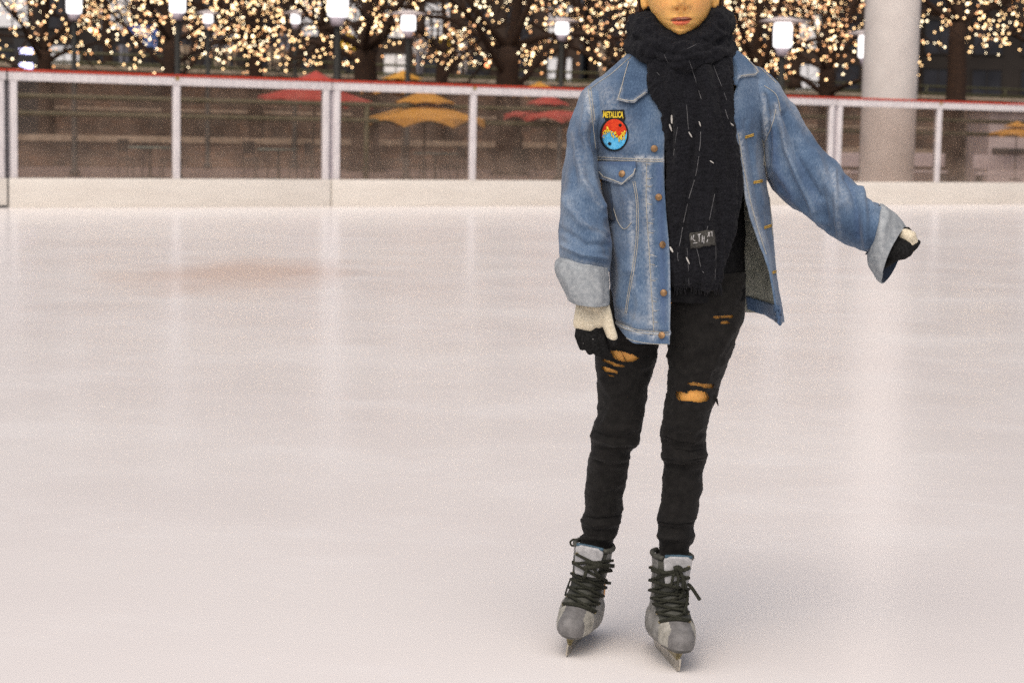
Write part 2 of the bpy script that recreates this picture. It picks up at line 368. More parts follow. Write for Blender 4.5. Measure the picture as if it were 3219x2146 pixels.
# ---- plaza lamps
M_lampglow = glow_mat('lamp_glow', (1.0, .97, .98), 1.6)
M_lampmetal = lerp_mat('lamp_metal', (.015, .015, .013), (.028, .027, .023), scale=20, rough=.5)
M_lampcap = lerp_mat('pale_lamp_hood', (.55, .48, .47), (.65, .58, .56), scale=8, rough=.5)
M_collar = lerp_mat('lamp_collar', (.42, .36, .40), (.5, .44, .48), scale=8, rough=.5)
LG = .40; RG = .18
gme = None
def lamp(px, py, Y, label, gw=1.0, hs=1.0, z0=0.0):
    global gme
    p = at_Y(px*S, py*S, Y)
    root = empty('plaza_lamp', (p.x, Y, z0)); h = p.z - z0
    g = mesh_obj('lamp_globe', lathe([(RG*.72*gw, -.25*hs), (RG*.98*gw, -.22*hs), (RG*gw, 0), (RG*gw, .2*hs), (RG*.85*gw, .25*hs)], 24, (0,0,h)), M_lampglow, root)
    mesh_obj('lamp_collar', lathe([(RG*.35, -.17-.25*hs), (RG*.6*gw, -.15-.25*hs), (RG*.75*gw, -.002-.25*hs)], 24, (0,0,h)), M_collar, root)
    mesh_obj('lamp_hood', lathe([(RG*.6*gw, .002+.25*hs), (.44*gw, .012+.25*hs), (.44*gw, .04+.25*hs), (.15*gw, .11+.25*hs), (.02, .13+.25*hs)], 28, (0,0,h)), M_lampcap, root)
    mesh_obj('lamp_pole', lathe([(.14, 0), (.14, .12), (.075, .16), (.062, h-.17-.25*hs)], 12), M_lampmetal, root)
    tag(root, label, 'street lamp', 'glowing plaza lamps under the trees')
    return root
lamp(170, 8, 47, 'glowing lamp above the left half of the first pane, leftmost bright lamp head')
lamp(408, 4, 44, 'glowing lamp standing in line with the first single white post')
lamp(776, 8, 36, 'large bright lamp in line with the double post beside the red parasol', 1.05)
lamp(478, 44, 58, 'small glowing lamp low among the branches, right of the first single post', .8, .5)
lamp(679, 44, 60, 'small glowing lamp low among the branches, left of the double post', .8, .55)
lamp(938, 54, 46, 'glowing lamp whose dark pole passes in front of the large orange parasol', .95, .7)
lamp(1291, 66, 51, 'bright lamp among the branches left of the skater’s shoulder', .95, .62)
lamp(1798, 82, 40, 'lamp with a wide flat pale hood between the skater and the column', 1.05)
lamp(1990, 108, 44, 'lamp half hidden behind the left edge of the concrete column')

# ---- parasols
def parasol_meshes(col_a, col_b, nm):
    m = lerp_mat(nm, col_a, col_b, scale=5, rough=.75)
    R, n, sub = 1.35, 8, 12
    def tier(R, h0, h1, val):
        rings = []; seg = n*sub
        for i in range(9):
            t = i/8; rad = R*(.04 + .96*t); ring = []
            for j in range(seg):
                a = 2*PI*j/seg; u = (j % sub)/sub; mid = math.sin(PI*u)
                rr_ = rad*(1 - .07*mid*t); z = h1 + (h0-h1)*(t**.85) - 0*.05*mid*t
                ring.append(Vector((rr_*math.cos(a), rr_*math.sin(a), z)))
            rings.append(ring)
        last = rings[-1]
        for q in (.5, 1.0):
            ring = []
            for j, p in enumerate(last):
                u = (j % sub)/sub; ring.append(Vector((p.x*1.003, p.y*1.003, p.z - val*q*(1 - .75*math.sin(PI*u)))))
            rings.append(ring)
        return loft(rings, True, False)
    return m, tier(R, 2.3, 2.70, .19), tier(.66, 2.66, 2.93, .05)
M_pole = lerp_mat('parasol_pole', (.06, .05, .04), (.1, .08, .06), scale=9, rough=.6)
PARA = {}
def parasol(px, py_rim, Y, hw, kind, label, lean=0.0):
    p = at_Y(px*S, py_rim*S, Y); sc = hw/4500*Y/1.35
    if kind not in PARA:
        m, c1, c2 = parasol_meshes(*({'orange': ((.46, .22, .03), (.55, .28, .05), 'orange_canvas'), 'red': ((.34, .05, .04), (.42, .07, .05), 'red_canvas')}[kind]))
        root = empty('parasol')
        mesh_obj('canopy', c1, m, root, smooth=False); mesh_obj('vent_cap', c2, m, root, smooth=False)
        mesh_obj('pole', lathe([(.3, 0), (.3, .06), (.03, .08), (.025, 2.90)], 12), M_pole, root)
        for i in range(8):
            a = 2*PI*i/8; mesh_obj('rib', tube([(0,0,2.64), (1.3*math.cos(a), 1.3*math.sin(a), 2.29)], .012, 6), M_pole, root)
        PARA[kind] = root
    else: root = copy_tree(PARA[kind])
    root.location = (p.x, Y, p.z - 2.2*sc); root.scale = (sc, sc, sc); root.rotation_euler = (lean, lean*.7, random.random()*2)
    for ch in root.children:
        pass
    tag(root, label, 'parasol', 'parasols on the plaza behind the rink')
parasol(716, 237, 45, 134, 'red', 'red parasol peeking over the red rail beside the double post', .03)
parasol(1255, 274, 45, 104, 'red', 'red parasol behind the pane just left of the skater’s sleeve', .02)
parasol(975, 284, 43, 143, 'orange', 'largest orange parasol, right behind the dark lamp pole')
parasol(925, 214, 52, 95, 'orange', 'orange parasol showing as a thin strip above the largest orange one')
parasol(1238, 222, 56, 62, 'orange', 'orange parasol tip poking over the red rail left of the skater')
parasol(2335, 312, 50, 62, 'orange', 'orange parasol at the right edge of the photo, in front of the pale kiosk')

# ---- pale kiosk and planters seen through the right panes
M_pale = lerp_mat('pale_kiosk_panel', (.42, .36, .37), (.52, .46, .46), scale=2, rough=.7)
def px_box(name, x0, x1, y0, y1, Y, depth, mat, label, cat, group=None, extra=None):
    a = at_Y(x0*S, y1*S, Y); c = at_Y(x1*S, y0*S, Y)
    w = (c.x-a.x); h = c.z - a.z
    root = empty(name, (a.x, Y, a.z))
    mesh_obj('body', bevel_box(0, w, 0, depth, 0, h, min(.03, h*.2)), mat, root)
    if extra: extra(root, w, depth, h)
    return tag(root, label, cat, group)
def kiosk_extra(root, w, d, h):
    mesh_obj('roof', bevel_box(-.3, w+.3, -.4, d+.3, h, h+.18, .04), M_recess, root)
    mesh_obj('counter', bevel_box(.1, w-.1, -.25, -.002, h*.42, h*.48, .02), M_dark, root)
    for i in range(4): mesh_obj('panel_seam', box(w*(i+1)/5-.02, w*(i+1)/5+.02, -.012, -.002, .1, h*.4), M_dark, root, smooth=False)
p = at_Y(2272*S, 300*S, 58)
root = empty('kiosk', (p.x, 58, 0)); hk = plane_hit(2300*S, 262*S, 17).z
mesh_obj('body', bevel_box(0, 8, 0, 3, 0, 2.2, .03), M_pale, root); kiosk_extra(root, 8, 3, 2.2)
tag(root, 'pale lavender kiosk behind the farthest barrier section, orange parasol in front', 'kiosk')
def bench(px, py, Y, w, label):
    p = at_Y(px*S, py*S, Y); root = empty('bench', (p.x, Y, 0)); z = .45
    mesh_obj('seat', bevel_box(-w/2, w/2, -.22, .22, z-.06, z, .015), M_pale, root)
    mesh_obj('backrest', bevel_box(-w/2, w/2, .2, .25, z+.1, z+.45, .015), M_pale, root)
    for s in (-1, 1): mesh_obj('leg', bevel_box(s*w*.42-.04, s*w*.42+.04, -.2, .25, 0, z-.06, .01), M_dark, root)
    tag(root, label, 'bench', 'pale benches on the plaza')
bench(2122, 365, 52, 1.2, 'pale bench just right of the column foot, seen through the pane')
bench(2312, 372, 50, 1.6, 'pale bench in front of the kiosk at the right edge')
bench(1962, 372, 49, .9, 'pale bench at the left foot of the concrete column')

# ---- dark cafe tables and chairs on the plaza
M_furn = lerp_mat('dark_cafe_metal', (.03, .025, .02), (.06, .05, .04), scale=14, rough=.5)
M_tabletop = lerp_mat('green_table_top', (.10, .15, .13), (.15, .2, .17), scale=8, rough=.5)
def cafe_table(px, Y, label):
    x = X_for(px*S, Y, .7); root = empty('cafe_table', (x, Y, 0))
    mesh_obj('tabletop', lathe([(.5, .70), (.52, .71), (.52, .73), (.5, .74)], 28), M_tabletop, root)
    mesh_obj('pedestal', lathe([(.28, 0), (.28, .03), (.04, .06), (.035, .70)], 16), M_furn, root)
    tag(root, label, 'table', 'round cafe tables on the plaza')
def cafe_chair(px, Y, rz, label):
    x = X_for(px*S, Y, .5); root = empty('cafe_chair', (x, Y, 0), rz)
    mesh_obj('seat', bevel_box(-.22, .22, -.22, .22, .43, .46, .01), M_furn, root)
    mesh_obj('backrest', bevel_box(-.22, .22, .2, .23, .6, .9, .01), M_furn, root)
    for sx in (-1, 1):
        mesh_obj('leg', tube([(sx*.2, -.2, 0), (sx*.2, -.2, .43)], .015, 8), M_furn, root)
        mesh_obj('leg', tube([(sx*.2, .215, 0), (sx*.2, .215, .9)], .015, 8), M_furn, root)
    tag(root, label, 'chair', 'dark cafe chairs on the plaza')
cafe_table(345, 46, 'round green-topped cafe table behind the first clear pane')
cafe_table(1000, 45, 'round cafe table under the largest orange parasol')
cafe_table(640, 47, 'round cafe table under the red parasol by the double post')
for px, Y, rz, lb in ((300, 46.5, 1.2, 'dark cafe chair left of the green-topped table'), (392, 46.2, -1.2, 'dark cafe chair right of the green-topped table, by the single post'),
                      (588, 47.4, 1.0, 'dark cafe chair left of the table under the red parasol'), (690, 47, -1.0, 'dark cafe chair right of the table under the red parasol'),
                      (1040, 45.5, -1.1, 'dark cafe chair right of the table under the orange parasol'), (952, 45.3, 1.3, 'dark cafe chair left of the table under the orange parasol'),
                      (1205, 45, .4, 'dark cafe chair under the red parasol beside the skater’s sleeve')):
    cafe_chair(px, Y, rz, lb)

# ---- street level: buildings
M_fac = lerp_mat('dark_facade', (.018, .014, .012), (.03, .024, .02), scale=.3, rough=.8)
M_fac2 = lerp_mat('brown_facade', (.035, .022, .015), (.05, .032, .022), scale=.3, rough=.8)
M_win = lerp_mat('dark_window', (.015, .016, .02), (.035, .036, .045), scale=.5, rough=.25)
M_winlit = glow_mat('lit_window', (.62, .60, .72), .07, False)
M_winlit2 = glow_mat('warm_lit_window', (.9, .62, .38), .10, False)
def building(px0, px1, Y, H, mat, label, lit, nx, nz, shop=False):
    a = X_for(px0*S, Y, 3); c = X_for(px1*S, Y, 3); w = c - a
    root = empty('building', (a, Y, T_z - .02))
    mesh_obj('wall', box(0, w, 0, 14, 0, H), mat, root, smooth=False)
    mesh_obj('cornice', bevel_box(-.3, w+.3, -.4, 14.2, H, H+.6, .08), mat, root)
    cw = w/nx; ch = 3.4
    for k in range(nz):
        for i in range(nx):
            r_ = random.random(); m = M_win
            if r_ < lit: m = M_winlit if random.random() < .65 else M_winlit2
            x0 = i*cw + cw*.18; z0 = .6 + k*ch
            fr = mesh_obj('window', merge(box(x0, x0+cw*.64, -.10, -.002, z0-.08, z0), box(x0, x0+cw*.64, -.10, -.002, z0+2.3, z0+2.38), box(x0, x0+.08, -.10, -.002, z0, z0+2.3), box(x0+cw*.64-.08, x0+cw*.64, -.10, -.002, z0, z0+2.3), box(x0+cw*.32-.03, x0+cw*.32+.03, -.06, -.002, z0, z0+2.3)), M_fac, root, smooth=False)
            mesh_obj('pane', box(x0+.08, x0+cw*.64-.08, -.03, -.004, z0, z0+2.3), m, fr, smooth=False)
    tag(root, label, 'building')
building(-500, 560, 128, 40, M_fac, 'dark building behind the trees at the left, few windows lit', .30, 9, 5)
building(580, 1330, 132, 38, M_fac2, 'brown building behind the trees left of the skater, several pale lit windows', .34, 8, 5)
building(1350, 2080, 136, 42, M_fac2, 'dark brown building behind the skater and the column', .10, 8, 5)
building(2095, 3100, 140, 40, M_fac, 'unlit dark building right of the column behind the bare trees', .0, 9, 5)

# ---- signs at street level
M_bluesign = lerp_mat('blue_sign', (.05, .12, .5), (.07, .16, .6), scale=4, rough=.4)
M_ledblue = glow_mat('blue_white_led', (.55, .55, 1.0), 3.2)
M_orangelamp = glow_mat('amber_signal', (1, .22, .02), 4, False)
p = at_Y(60*S, 135*S, 70); root = empty('led_sign', (p.x, 70, T_z))
root.location.z = 0
mesh_obj('cabinet', bevel_box(-.45, .45, 0, .3, 0, p.z+.9, .03), M_dark, root)
for dz in (.26, -.26): mesh_obj('led_bar', bevel_box(-.24, .24, -.05, -.002, p.z+dz-.1, p.z+dz+.1, .03), M_ledblue, root)
tag(root, 'dark sign cabinet with two blue-white glowing bars at the far left', 'sign')
p = at_Y(328*S, 71*S, 100); root = empty('banner_sign', (p.x, 100, T_z))
mesh_obj('board', bevel_box(-.75, .75, 0, .1, p.z-T_z-.25, p.z-T_z+.25, .02), M_bluesign, root)
for s in (-.6, .6): mesh_obj('pole', tube([(s, .15, 0), (s, .15, p.z-T_z+.2)], .05, 8), M_lampmetal, root)
mesh_obj('white_stripe', bevel_box(-.45, .35, -.02, -.002, p.z-T_z-.12, p.z-T_z+.1, .004), M_white, root)
tag(root, 'blue banner sign on two poles beyond the street railing', 'sign')
def signal(px, py, Y, label):
    p = at_Y(px*S, py*S, Y); root = empty('signal_light', (p.x, Y, T_z)); h = p.z - T_z
    mesh_obj('housing', bevel_box(-.15, .15, 0, .2, h-.45, h+.25, .03), M_dark, root)
    mesh_obj('lens', icosphere(.10, 2, (0, -.02, h), (1, .5, 1.3)), M_orangelamp, root)
    mesh_obj('pole', tube([(0, .1, 0), (0, .1, max(h-.45, .05))], .05, 8), M_lampmetal, root)
    tag(root, label, 'traffic signal', 'amber signal lights on the street')
signal(220, 73, 95, 'amber signal light left of the blue banner sign')
signal(1118, 152, 95, 'amber-red signal light above the red rail near the single post')
# ================================================================== trees with string lights
M_bark = lerp_mat('dark_bark', (.018, .010, .007), (.050, .026, .014), scale=14, rough=.9, bump=.6, bscale=30, stretch=(3, 3, .6), bdist=.02)
M_bulbs = [glow_mat('warm_bulb', (1.0, .62, .27), 4.8, False), glow_mat('amber_bulb', (1.0, .42, .12), 2.4, False), glow_mat('pale_bulb', (1.0, .80, .50), 5.5, False)]
M_cord = lerp_mat('light_cord', (.02, .03, .015), (.03, .04, .02), scale=20)
BULB = []
for m in M_bulbs:
    me = bpy.data.meshes.new('bulb'); v, f = icosphere(1, 1); me.from_pydata([tuple(p) for p in v], [], f); me.materials.append(m)
    me.polygons.foreach_set('use_smooth', [True]*len(me.polygons)); BULB.append(me)
def branch(p, d, length, r, depth, out, tips, rnd):
    n = max(4, int(length/.3)); pts = [p.copy()]; rad = [r]
    for i in range(n):
        d = (d + Vector((rnd.uniform(-1,1), rnd.uniform(-1,1), rnd.uniform(-.75,.85)))*.17).normalized()
        p = p + d*(length/n); pts.append(p.copy()); rad.append(r*(1 - .72*(i+1)/n))
    out.append((pts, rad))
    if depth > 0:
        for q in range(rnd.randint(4, 6)):
            i = rnd.randint(max(1, n//4), n); ax = d.orthogonal(); ax.rotate(Matrix.Rotation(rnd.uniform(0, 2*PI), 3, d))
            nd = (d*.75 + ax*rnd.uniform(.5, 1.0) + Vector((0,0,rnd.uniform(-.35, .2)))).normalized()
            branch(pts[i], nd, length*rnd.uniform(.45, .7), rad[i]*.6, depth-1, out, tips, rnd)
def tree(px, Y, z0, r0, fork, seed, nb, label, slabel, spread=1.0, lean=0.0, bulb_r=.036, ymax=150, warm=.3):
    rnd = random.Random(seed)
    x = X_for(px*S, Y, z0+2); base = Vector((x, Y, z0))
    root = empty('tree', base)
    tp = [Vector((0,0,-.05)), Vector((0,0,.25))]; tr_ = [r0*1.5, r0*1.12]
    p = Vector((0,0,.25)); n = 8
    for i in range(n):
        p = p + Vector((lean*fork/n + rnd.uniform(-.04,.04), rnd.uniform(-.05,.05), fork/n)); tp.append(p.copy()); tr_.append(r0*(1.05 - .3*(i+1)/n))
    mesh_obj('trunk', tube(tp, tr_, 18), M_bark, root)
    br = []; nl = rnd.randint(6, 8)
    for i in range(nl):
        a = 2*PI*i/nl + rnd.uniform(-.3,.3); up = rnd.uniform(.15, 1.1)
        d = Vector((math.cos(a)*spread, math.sin(a)*spread, up)).normalized()
        branch(tp[-1 - rnd.randint(0, 3)] if i % 2 else tp[-1], d, rnd.uniform(3.2, 5.0), r0*.30, 2, br, None, rnd)
    branch(tp[-1], Vector((.1, 0, 1)), 4.5, r0*.5, 2, br, None, rnd)
    vf = merge(*[tube(a, b_, 6, False) for a, b_ in br])
    mesh_obj('crown', vf, M_bark, root)
    tag(root, label, 'tree', 'bare plaza trees wrapped in lights')
    # string of lights wound through the branches
    st = empty('string_lights', base)
    cands = []
    for pts, rad in br:
        for i in range(len(pts)-1):
            for u in (.0, .2, .4, .6, .8):
                q = pts[i].lerp(pts[i+1], u); w = base + q; X, Yp = project(w)
                vis = -20 < X < 3240 and -30 < Yp < ymax*S
                if -700 < Yp < ymax*S: cands.append((q, rad[i], vis))
    rnd.shuffle(cands); cands.sort(key=lambda c: not c[2])
    nv = sum(1 for c in cands if c[2]); take = cands[:min(nb, nv)] + cands[nv:nv + nb//3]
    rest = []
    for i, (q, r_, vis) in enumerate(take):
        o = q + Vector((rnd.uniform(-1,1), rnd.uniform(-1,1), rnd.uniform(-1,.6)))*(.30 + r_)
        t_ = rnd.random(); k = 1 if t_ < warm else (2 if t_ > .75 else 0); rr_ = bulb_r*rnd.uniform(.7, 1.15)
        if i < 100:
            bo = bpy.data.objects.new('bulb', BULB[k]); COL.objects.link(bo); bo.parent = st; bo.location = o; bo.scale = (rr_,)*3
        else: rest.append((o, rr_, k))
    if rest:
        V, F, mi = [], [], []; v0, f0 = icosphere(1, 1)
        for o, rr_, k in rest:
            n_ = len(V); V += [v*rr_ + o for v in v0]; F += [tuple(i+n_ for i in f) for f in f0]; mi += [k]*len(f0)
        bo = mesh_obj('bulb', (V, F), M_bulbs, st); bo.data.polygons.foreach_set('material_index', mi); bo['kind'] = 'stuff'
    cv = [tube([q + Vector((.02,.02,-.02)) for q in pts], .008, 4, False) for pts, rad in br[:14]]
    mesh_obj('cord', merge(*cv), M_cord, st)
    tag(st, slabel, 'string lights', 'string lights wound through the trees')
    return root
G0 = T_z
TREES = [
 (105, 66, 0, .30, 3.4, 11, 260, 'bare tree at the far left by the blue-white sign', 'warm string lights at the far left, above the blue-white sign', 150),
 (395, 62, 0, .30, 3.6, 12, 280, 'bare tree behind the lamp over the first single post', 'warm string lights hanging down to the red rail over the first single post', 165),
 (590, 70, 0, .30, 3.9, 13, 260, 'bare tree left of the red parasol tip, thin trunk', 'warm string lights over the clear pane left of the double post', 140),
 (842, 58, 0, .42, 3.3, 14, 290, 'bare tree with a thick dark trunk right of the large lamp', 'warm string lights on the thick dark trunk’s branches right of the large lamp', 150),
 (1005, 72, 0, .28, 3.8, 15, 240, 'slender bare tree behind the orange parasols', 'warm string lights behind the lamp over the orange parasol', 140),
 (1172, 57, 0, .40, 3.4, 16, 290, 'bare tree with a straight dark trunk left of the skater', 'warm string lights on the straight dark trunk’s branches left of the skater', 150),
 (1430, 62, 0, .36, 3.0, 17, 280, 'bare tree with low limbs directly behind the skater’s left shoulder', 'warm string lights on the low limbs behind the skater’s scarf', 150),
 (1735, 60, 0, .34, 3.2, 18, 420, 'bare tree glowing densely behind the flat-hooded lamp', 'densest amber string lights, behind the flat-hooded lamp', 175),
 (1900, 64, 0, .32, 3.2, 19, 290, 'bare tree close to the left side of the concrete column', 'warm string lights just left of the concrete column', 175),
 (2190, 61, 0, .34, 4.6, 20, 170, 'bare tree with a brown lit trunk right of the column', 'sparse pale string lights right of the column', 165),
 (2420, 66, 0, .32, 4.0, 21, 150, 'bare tree cut by the right edge of the photo', 'sparse pale string lights at the right edge of the photo', 120),
 (250, 84, G0, .22, 2.6, 31, 200, 'thin bare tree on the street terrace behind the blue banner sign', 'small string lights above the blue banner sign', 110),
 (510, 86, G0, .22, 2.6, 32, 200, 'thin bare tree on the street terrace above the beige-trousered people', 'small string lights above the people in beige trousers', 105),
 (735, 85, G0, .22, 2.6, 33, 200, 'thin bare tree on the street terrace left of the large lamp', 'small string lights just left of the large lamp', 105),
 (1290, 86, G0, .22, 2.6, 34, 200, 'thin bare tree on the street terrace behind the lamp nearest the denim shoulder', 'small string lights round the lamp nearest the denim shoulder', 115),
 (1560, 86, G0, .22, 2.6, 35, 160, 'thin bare tree on the street terrace hidden behind the skater’s head', 'small string lights either side of the skater’s head', 120),
 (1830, 84, G0, .22, 2.6, 36, 220, 'thin bare tree on the street terrace behind the flat-hooded lamp', 'small amber string lights above the flat-hooded lamp', 135)]
for (px, Y, z0, r0, fk, sd, nb, lb, sl, ym) in TREES:
    tree(px, Y, z0, r0, fk, sd, nb, lb, sl, ymax=ym, bulb_r=.040 if z0 else .031, warm=.5 if 1600 < px < 2000 else (.12 if px > 2000 else .3))

# ================================================================== passers-by on the street terrace
M_cloth = {}
def cloth(c):
    if c not in M_cloth: M_cloth[c] = lerp_mat('street_clothing', tuple(v*.85 for v in c), c, scale=12, rough=.85)
    return M_cloth[c]
M_skinfar = lerp_mat('skin', (.42, .24, .14), (.5, .3, .18), scale=10, rough=.6)
M_hairfar = lerp_mat('dark_hair', (.02, .014, .01), (.04, .03, .02), scale=30, rough=.7)
def passer(px, Y, top, leg, label, turn=0.0, stride=.12, hgt=1.7):
    x = X_for(px*S, Y, T_z+1); s = hgt/1.7
    root = empty('person', (x, Y, T_z), turn); parts = []
    for sg in (-1, 1):
        parts.append(capsule([(sg*.09, 0, .92), (sg*.10, sg*stride*.5, .50), (sg*.10, sg*stride, .09)], [.095, .07, .05], 10))
        parts.append(capsule([(sg*.10, sg*stride+.04, .045), (sg*.10, sg*stride-.14, .04)], [.045, .04], 8))
        parts.append(capsule([(sg*.19, 0, 1.40), (sg*.25, .03, 1.12), (sg*.24, -.06, .86)], [.06, .05, .04], 8))
        parts.append(capsule([(sg*.24, -.06, .84), (sg*.235, -.08, .72)], [.035, .03], 8))
    parts.append(capsule([(0, 0, .95), (0, 0, 1.15), (0, 0, 1.38)], [.15, .145, .16], 14))
    parts.append(capsule([(0, 0, 1.4), (0, -.01, 1.52)], [.06, .055], 8))
    parts.append(icosphere(1, 2, (0, -.01, 1.60), (.08, .095, .115)))
    me = fuse('person', merge(*parts), .022, 3)
    o = link_mesh('body', me, [cloth(leg), cloth(top), M_skinfar, M_dark], root)
    mi = []
    for p in me.polygons:
        c = p.center; z = c.z
        mi.append(3 if z < .1 else 0 if z < .93 and abs(c.x) < .19 else 2 if (z > 1.47 or (abs(c.x) > .19 and z < .85)) else 1)
    me.polygons.foreach_set('material_index', mi)
    mesh_obj('hair', icosphere(1, 2, (0, .015, 1.635), (.088, .098, .10)), M_hairfar, root)
    root.scale = (s, s, s)
    tag(root, label, 'person', 'passers-by on the street terrace')
BG, WH, YE, GR, BL, DK = (.42,.33,.24), (.55,.52,.5), (.65,.42,.03), (.22,.22,.25), (.12,.2,.45), (.03,.03,.035)
passer(425, 76, DK, BG, 'person in beige trousers and dark top behind the first single post’s lamp')
passer(500, 77, GR, BG, 'person in beige trousers and grey top right of the first single post', .4)
passer(532, 78, WH, BG, 'person in white top and beige trousers, left one of the pair beside the red rail', -.3)
passer(626, 76, DK, BG, 'person in dark jacket and beige trousers, left of the small right-hand lamp', .2)
passer(648, 77, GR, BG, 'person in grey jacket and beige trousers beside the dark-jacketed one', -.2)
passer(800, 76, YE, DK, 'person in a yellow jacket just right of the large lamp', .5)
passer(965, 78, WH, GR, 'person in white top and grey trousers behind the orange parasol tips', .3)
passer(1018, 77, YE, WH, 'person in yellow top and white trousers behind the orange parasols', -.4)
passer(1064, 76, WH, WH, 'person dressed all in white left of the thick straight trunk')
passer(1385, 78, BG, BG, 'person in beige coat just left of the skater’s shoulder', .3)
passer(285, 77, DK, GR, 'person in grey trousers and dark coat under the first tree', .1)
passer(345, 78, BL, DK, 'person in a blue coat near the blue banner sign', -.2)
# ================================================================== the skater (pixel numbers are columns/rows of the 3219x2146 photograph, used only to survey widths)
tipL = at_z(1781, 2051, .010); tipR = at_z(2132, 2098, .010)
Y0 = tipR.y + .16
YL = tipL.y + .16 - Y0              # the foot on the left stands a little farther away
print('skater Y0', Y0, 'YL', YL, 'px/m', FPX/Y0)
PERSON = empty('person', (X_for(1960, Y0, 0), Y0, 0))
tag(PERSON, 'ice skater in an oversized denim jacket, navy scarf, ripped black trousers and half-white gloves', 'person')

def part(name, vf_or_me, mats, parent=None, smooth=True):
    if isinstance(vf_or_me, bpy.types.Mesh): o = link_mesh(name, vf_or_me, mats, None, smooth)
    else: o = mesh_obj(name, vf_or_me, mats, None, smooth)
    if parent is None: keep_world(o, PERSON)
    else: o.parent = parent        # its parent part already sits at the world origin
    return o
def P3(px, py, dy): return at_Y(px, py, Y0 + dy)
def sgnpow(c, e): return math.copysign(abs(c)**e, c)
def row_loft(rows, n, segs, sq=1.0, cap=True):
    # rows: (py, xl, xr, dy, front radius, back radius): horizontal slices whose outline shows from xl to xr
    T = table(rows, n); rings = []
    for y, xl, xr, dy, rf, rb in T:
        mid = (xl+xr)/2; z = at_Y(mid, y, Y0+dy).z; ring = []
        for j in range(segs):
            a = 2*PI*j/segs; c, s = sgnpow(math.cos(a), sq), sgnpow(math.sin(a), sq)
            Yp = Y0 + dy + (rb if s > 0 else rf)*s
            ring.append(Vector((X_for(mid + (xr-xl)/2*c, Yp, z), Yp, z)))
        rings.append(ring[::-1])
    return loft(rings, True, cap)
def pair_loft(pairs, n, segs, cap=False, flip=False):
    # pairs: (ax, ay, bx, by, dy, radius, skx, sky): rings across a limb from outline point a to outline point b
    T = catmull(pairs, n); rings = []
    for ax, ay, bx, by, dy, rd, kx, ky in T:
        ring = []
        for j in range(segs):
            a = 2*PI*j/segs; c, s = math.cos(a), math.sin(a)
            p = P3((ax+bx)/2 + (ax-bx)/2*c + kx*s, (ay+by)/2 + (ay-by)/2*c + ky*s, dy)
            ring.append(p + Vector((0, rd*s, 0)))
        rings.append(ring[::-1] if flip else ring)
    return loft(rings, True, cap)
def seg_dist(px, py, poly):
    best = np.full(px.shape, 1e9)
    for (x0, y0), (x1, y1) in zip(poly[:-1], poly[1:]):
        dx, dy = x1-x0, y1-y0; l2 = dx*dx+dy*dy + 1e-9
        t = np.clip(((px-x0)*dx + (py-y0)*dy)/l2, 0, 1)
        best = np.minimum(best, np.hypot(px-x0-t*dx, py-y0-t*dy))
    return best
def arr(me):
    a = np.zeros(len(me.vertices)*3); me.vertices.foreach_get('co', a); a = a.reshape(-1, 3)
    n = np.zeros(len(me.vertices)*3); me.vertices.foreach_get('normal', n); return a, n.reshape(-1, 3)
def proj_np(a):
    q = a - np.array(CAM); w = q @ np.array(FW)
    return CX + FPX*(q @ np.array(RT))/w, CY - FPX*(q @ np.array(UPV))/w
def fbm(p, sc, oct_=4): return noise.fractal(Vector(p)*sc, 1.0, 2.0, oct_)
def sculpt(me, ridges=(), noises=(), front=True):
    # ridges: (polyline, sigma px, amplitude m); noises: (scale vector, amplitude m)
    a, n = arr(me); px, py = proj_np(a); d = np.zeros(len(a))
    view = np.array(CAM) - a; view /= np.linalg.norm(view, axis=1)[:, None]
    face = np.clip((n*view).sum(1)*2.0, 0, 1) if front else np.ones(len(a))
    for poly, sg, am in ridges:
        r = seg_dist(px, py, poly); d += am*np.exp(-(r/sg)**2)*face
    for sc, am in noises:
        s = Vector(sc)
        d += np.array([noise.fractal(Vector((p[0]*s.x, p[1]*s.y, p[2]*s.z)), 1.0, 2.0, 3) for p in a])*am
    a += n*d[:, None]; me.vertices.foreach_set('co', a.ravel()); me.update()
def wear_attr(me, lines, base_noise=0):
    a, n = arr(me); px, py = proj_np(a); w = np.zeros(len(a))
    for poly, sg, am in lines: w = np.clip(w + 1.25*am*np.exp(-(seg_dist(px, py, poly)/sg)**2), -1, 1)
    at = me.attributes.new('wear', 'FLOAT', 'POINT'); at.data.foreach_set('value', w)
def bvh_of(*objs):
    V, F = [], []
    for o in objs:
        k = len(V); V += [o.matrix_world @ v.co if False else v.co.copy() for v in o.data.vertices]; F += [tuple(i+k for i in p.vertices) for p in o.data.polygons]
    return BVHTree.FromPolygons(V, F)
def hit(bv, px, py, off=0.0):
    d = ray(px, py).normalized(); loc, nn, i, t = bv.ray_cast(CAM, d)
    if loc is None: return None, None
    if nn.dot(d) > 0: nn = -nn
    return loc + nn*off, nn
def densify(poly, step):
    out = []
    for (x0, y0), (x1, y1) in zip(poly[:-1], poly[1:]):
        m = max(1, int(math.hypot(x1-x0, y1-y0)/step))
        out += [(x0+(x1-x0)*i/m, y0+(y1-y0)*i/m) for i in range(m)]
    return out + [tuple(poly[-1])]
def smooth_poly(poly, n=40): return [tuple(p) for p in catmull(poly, n)]
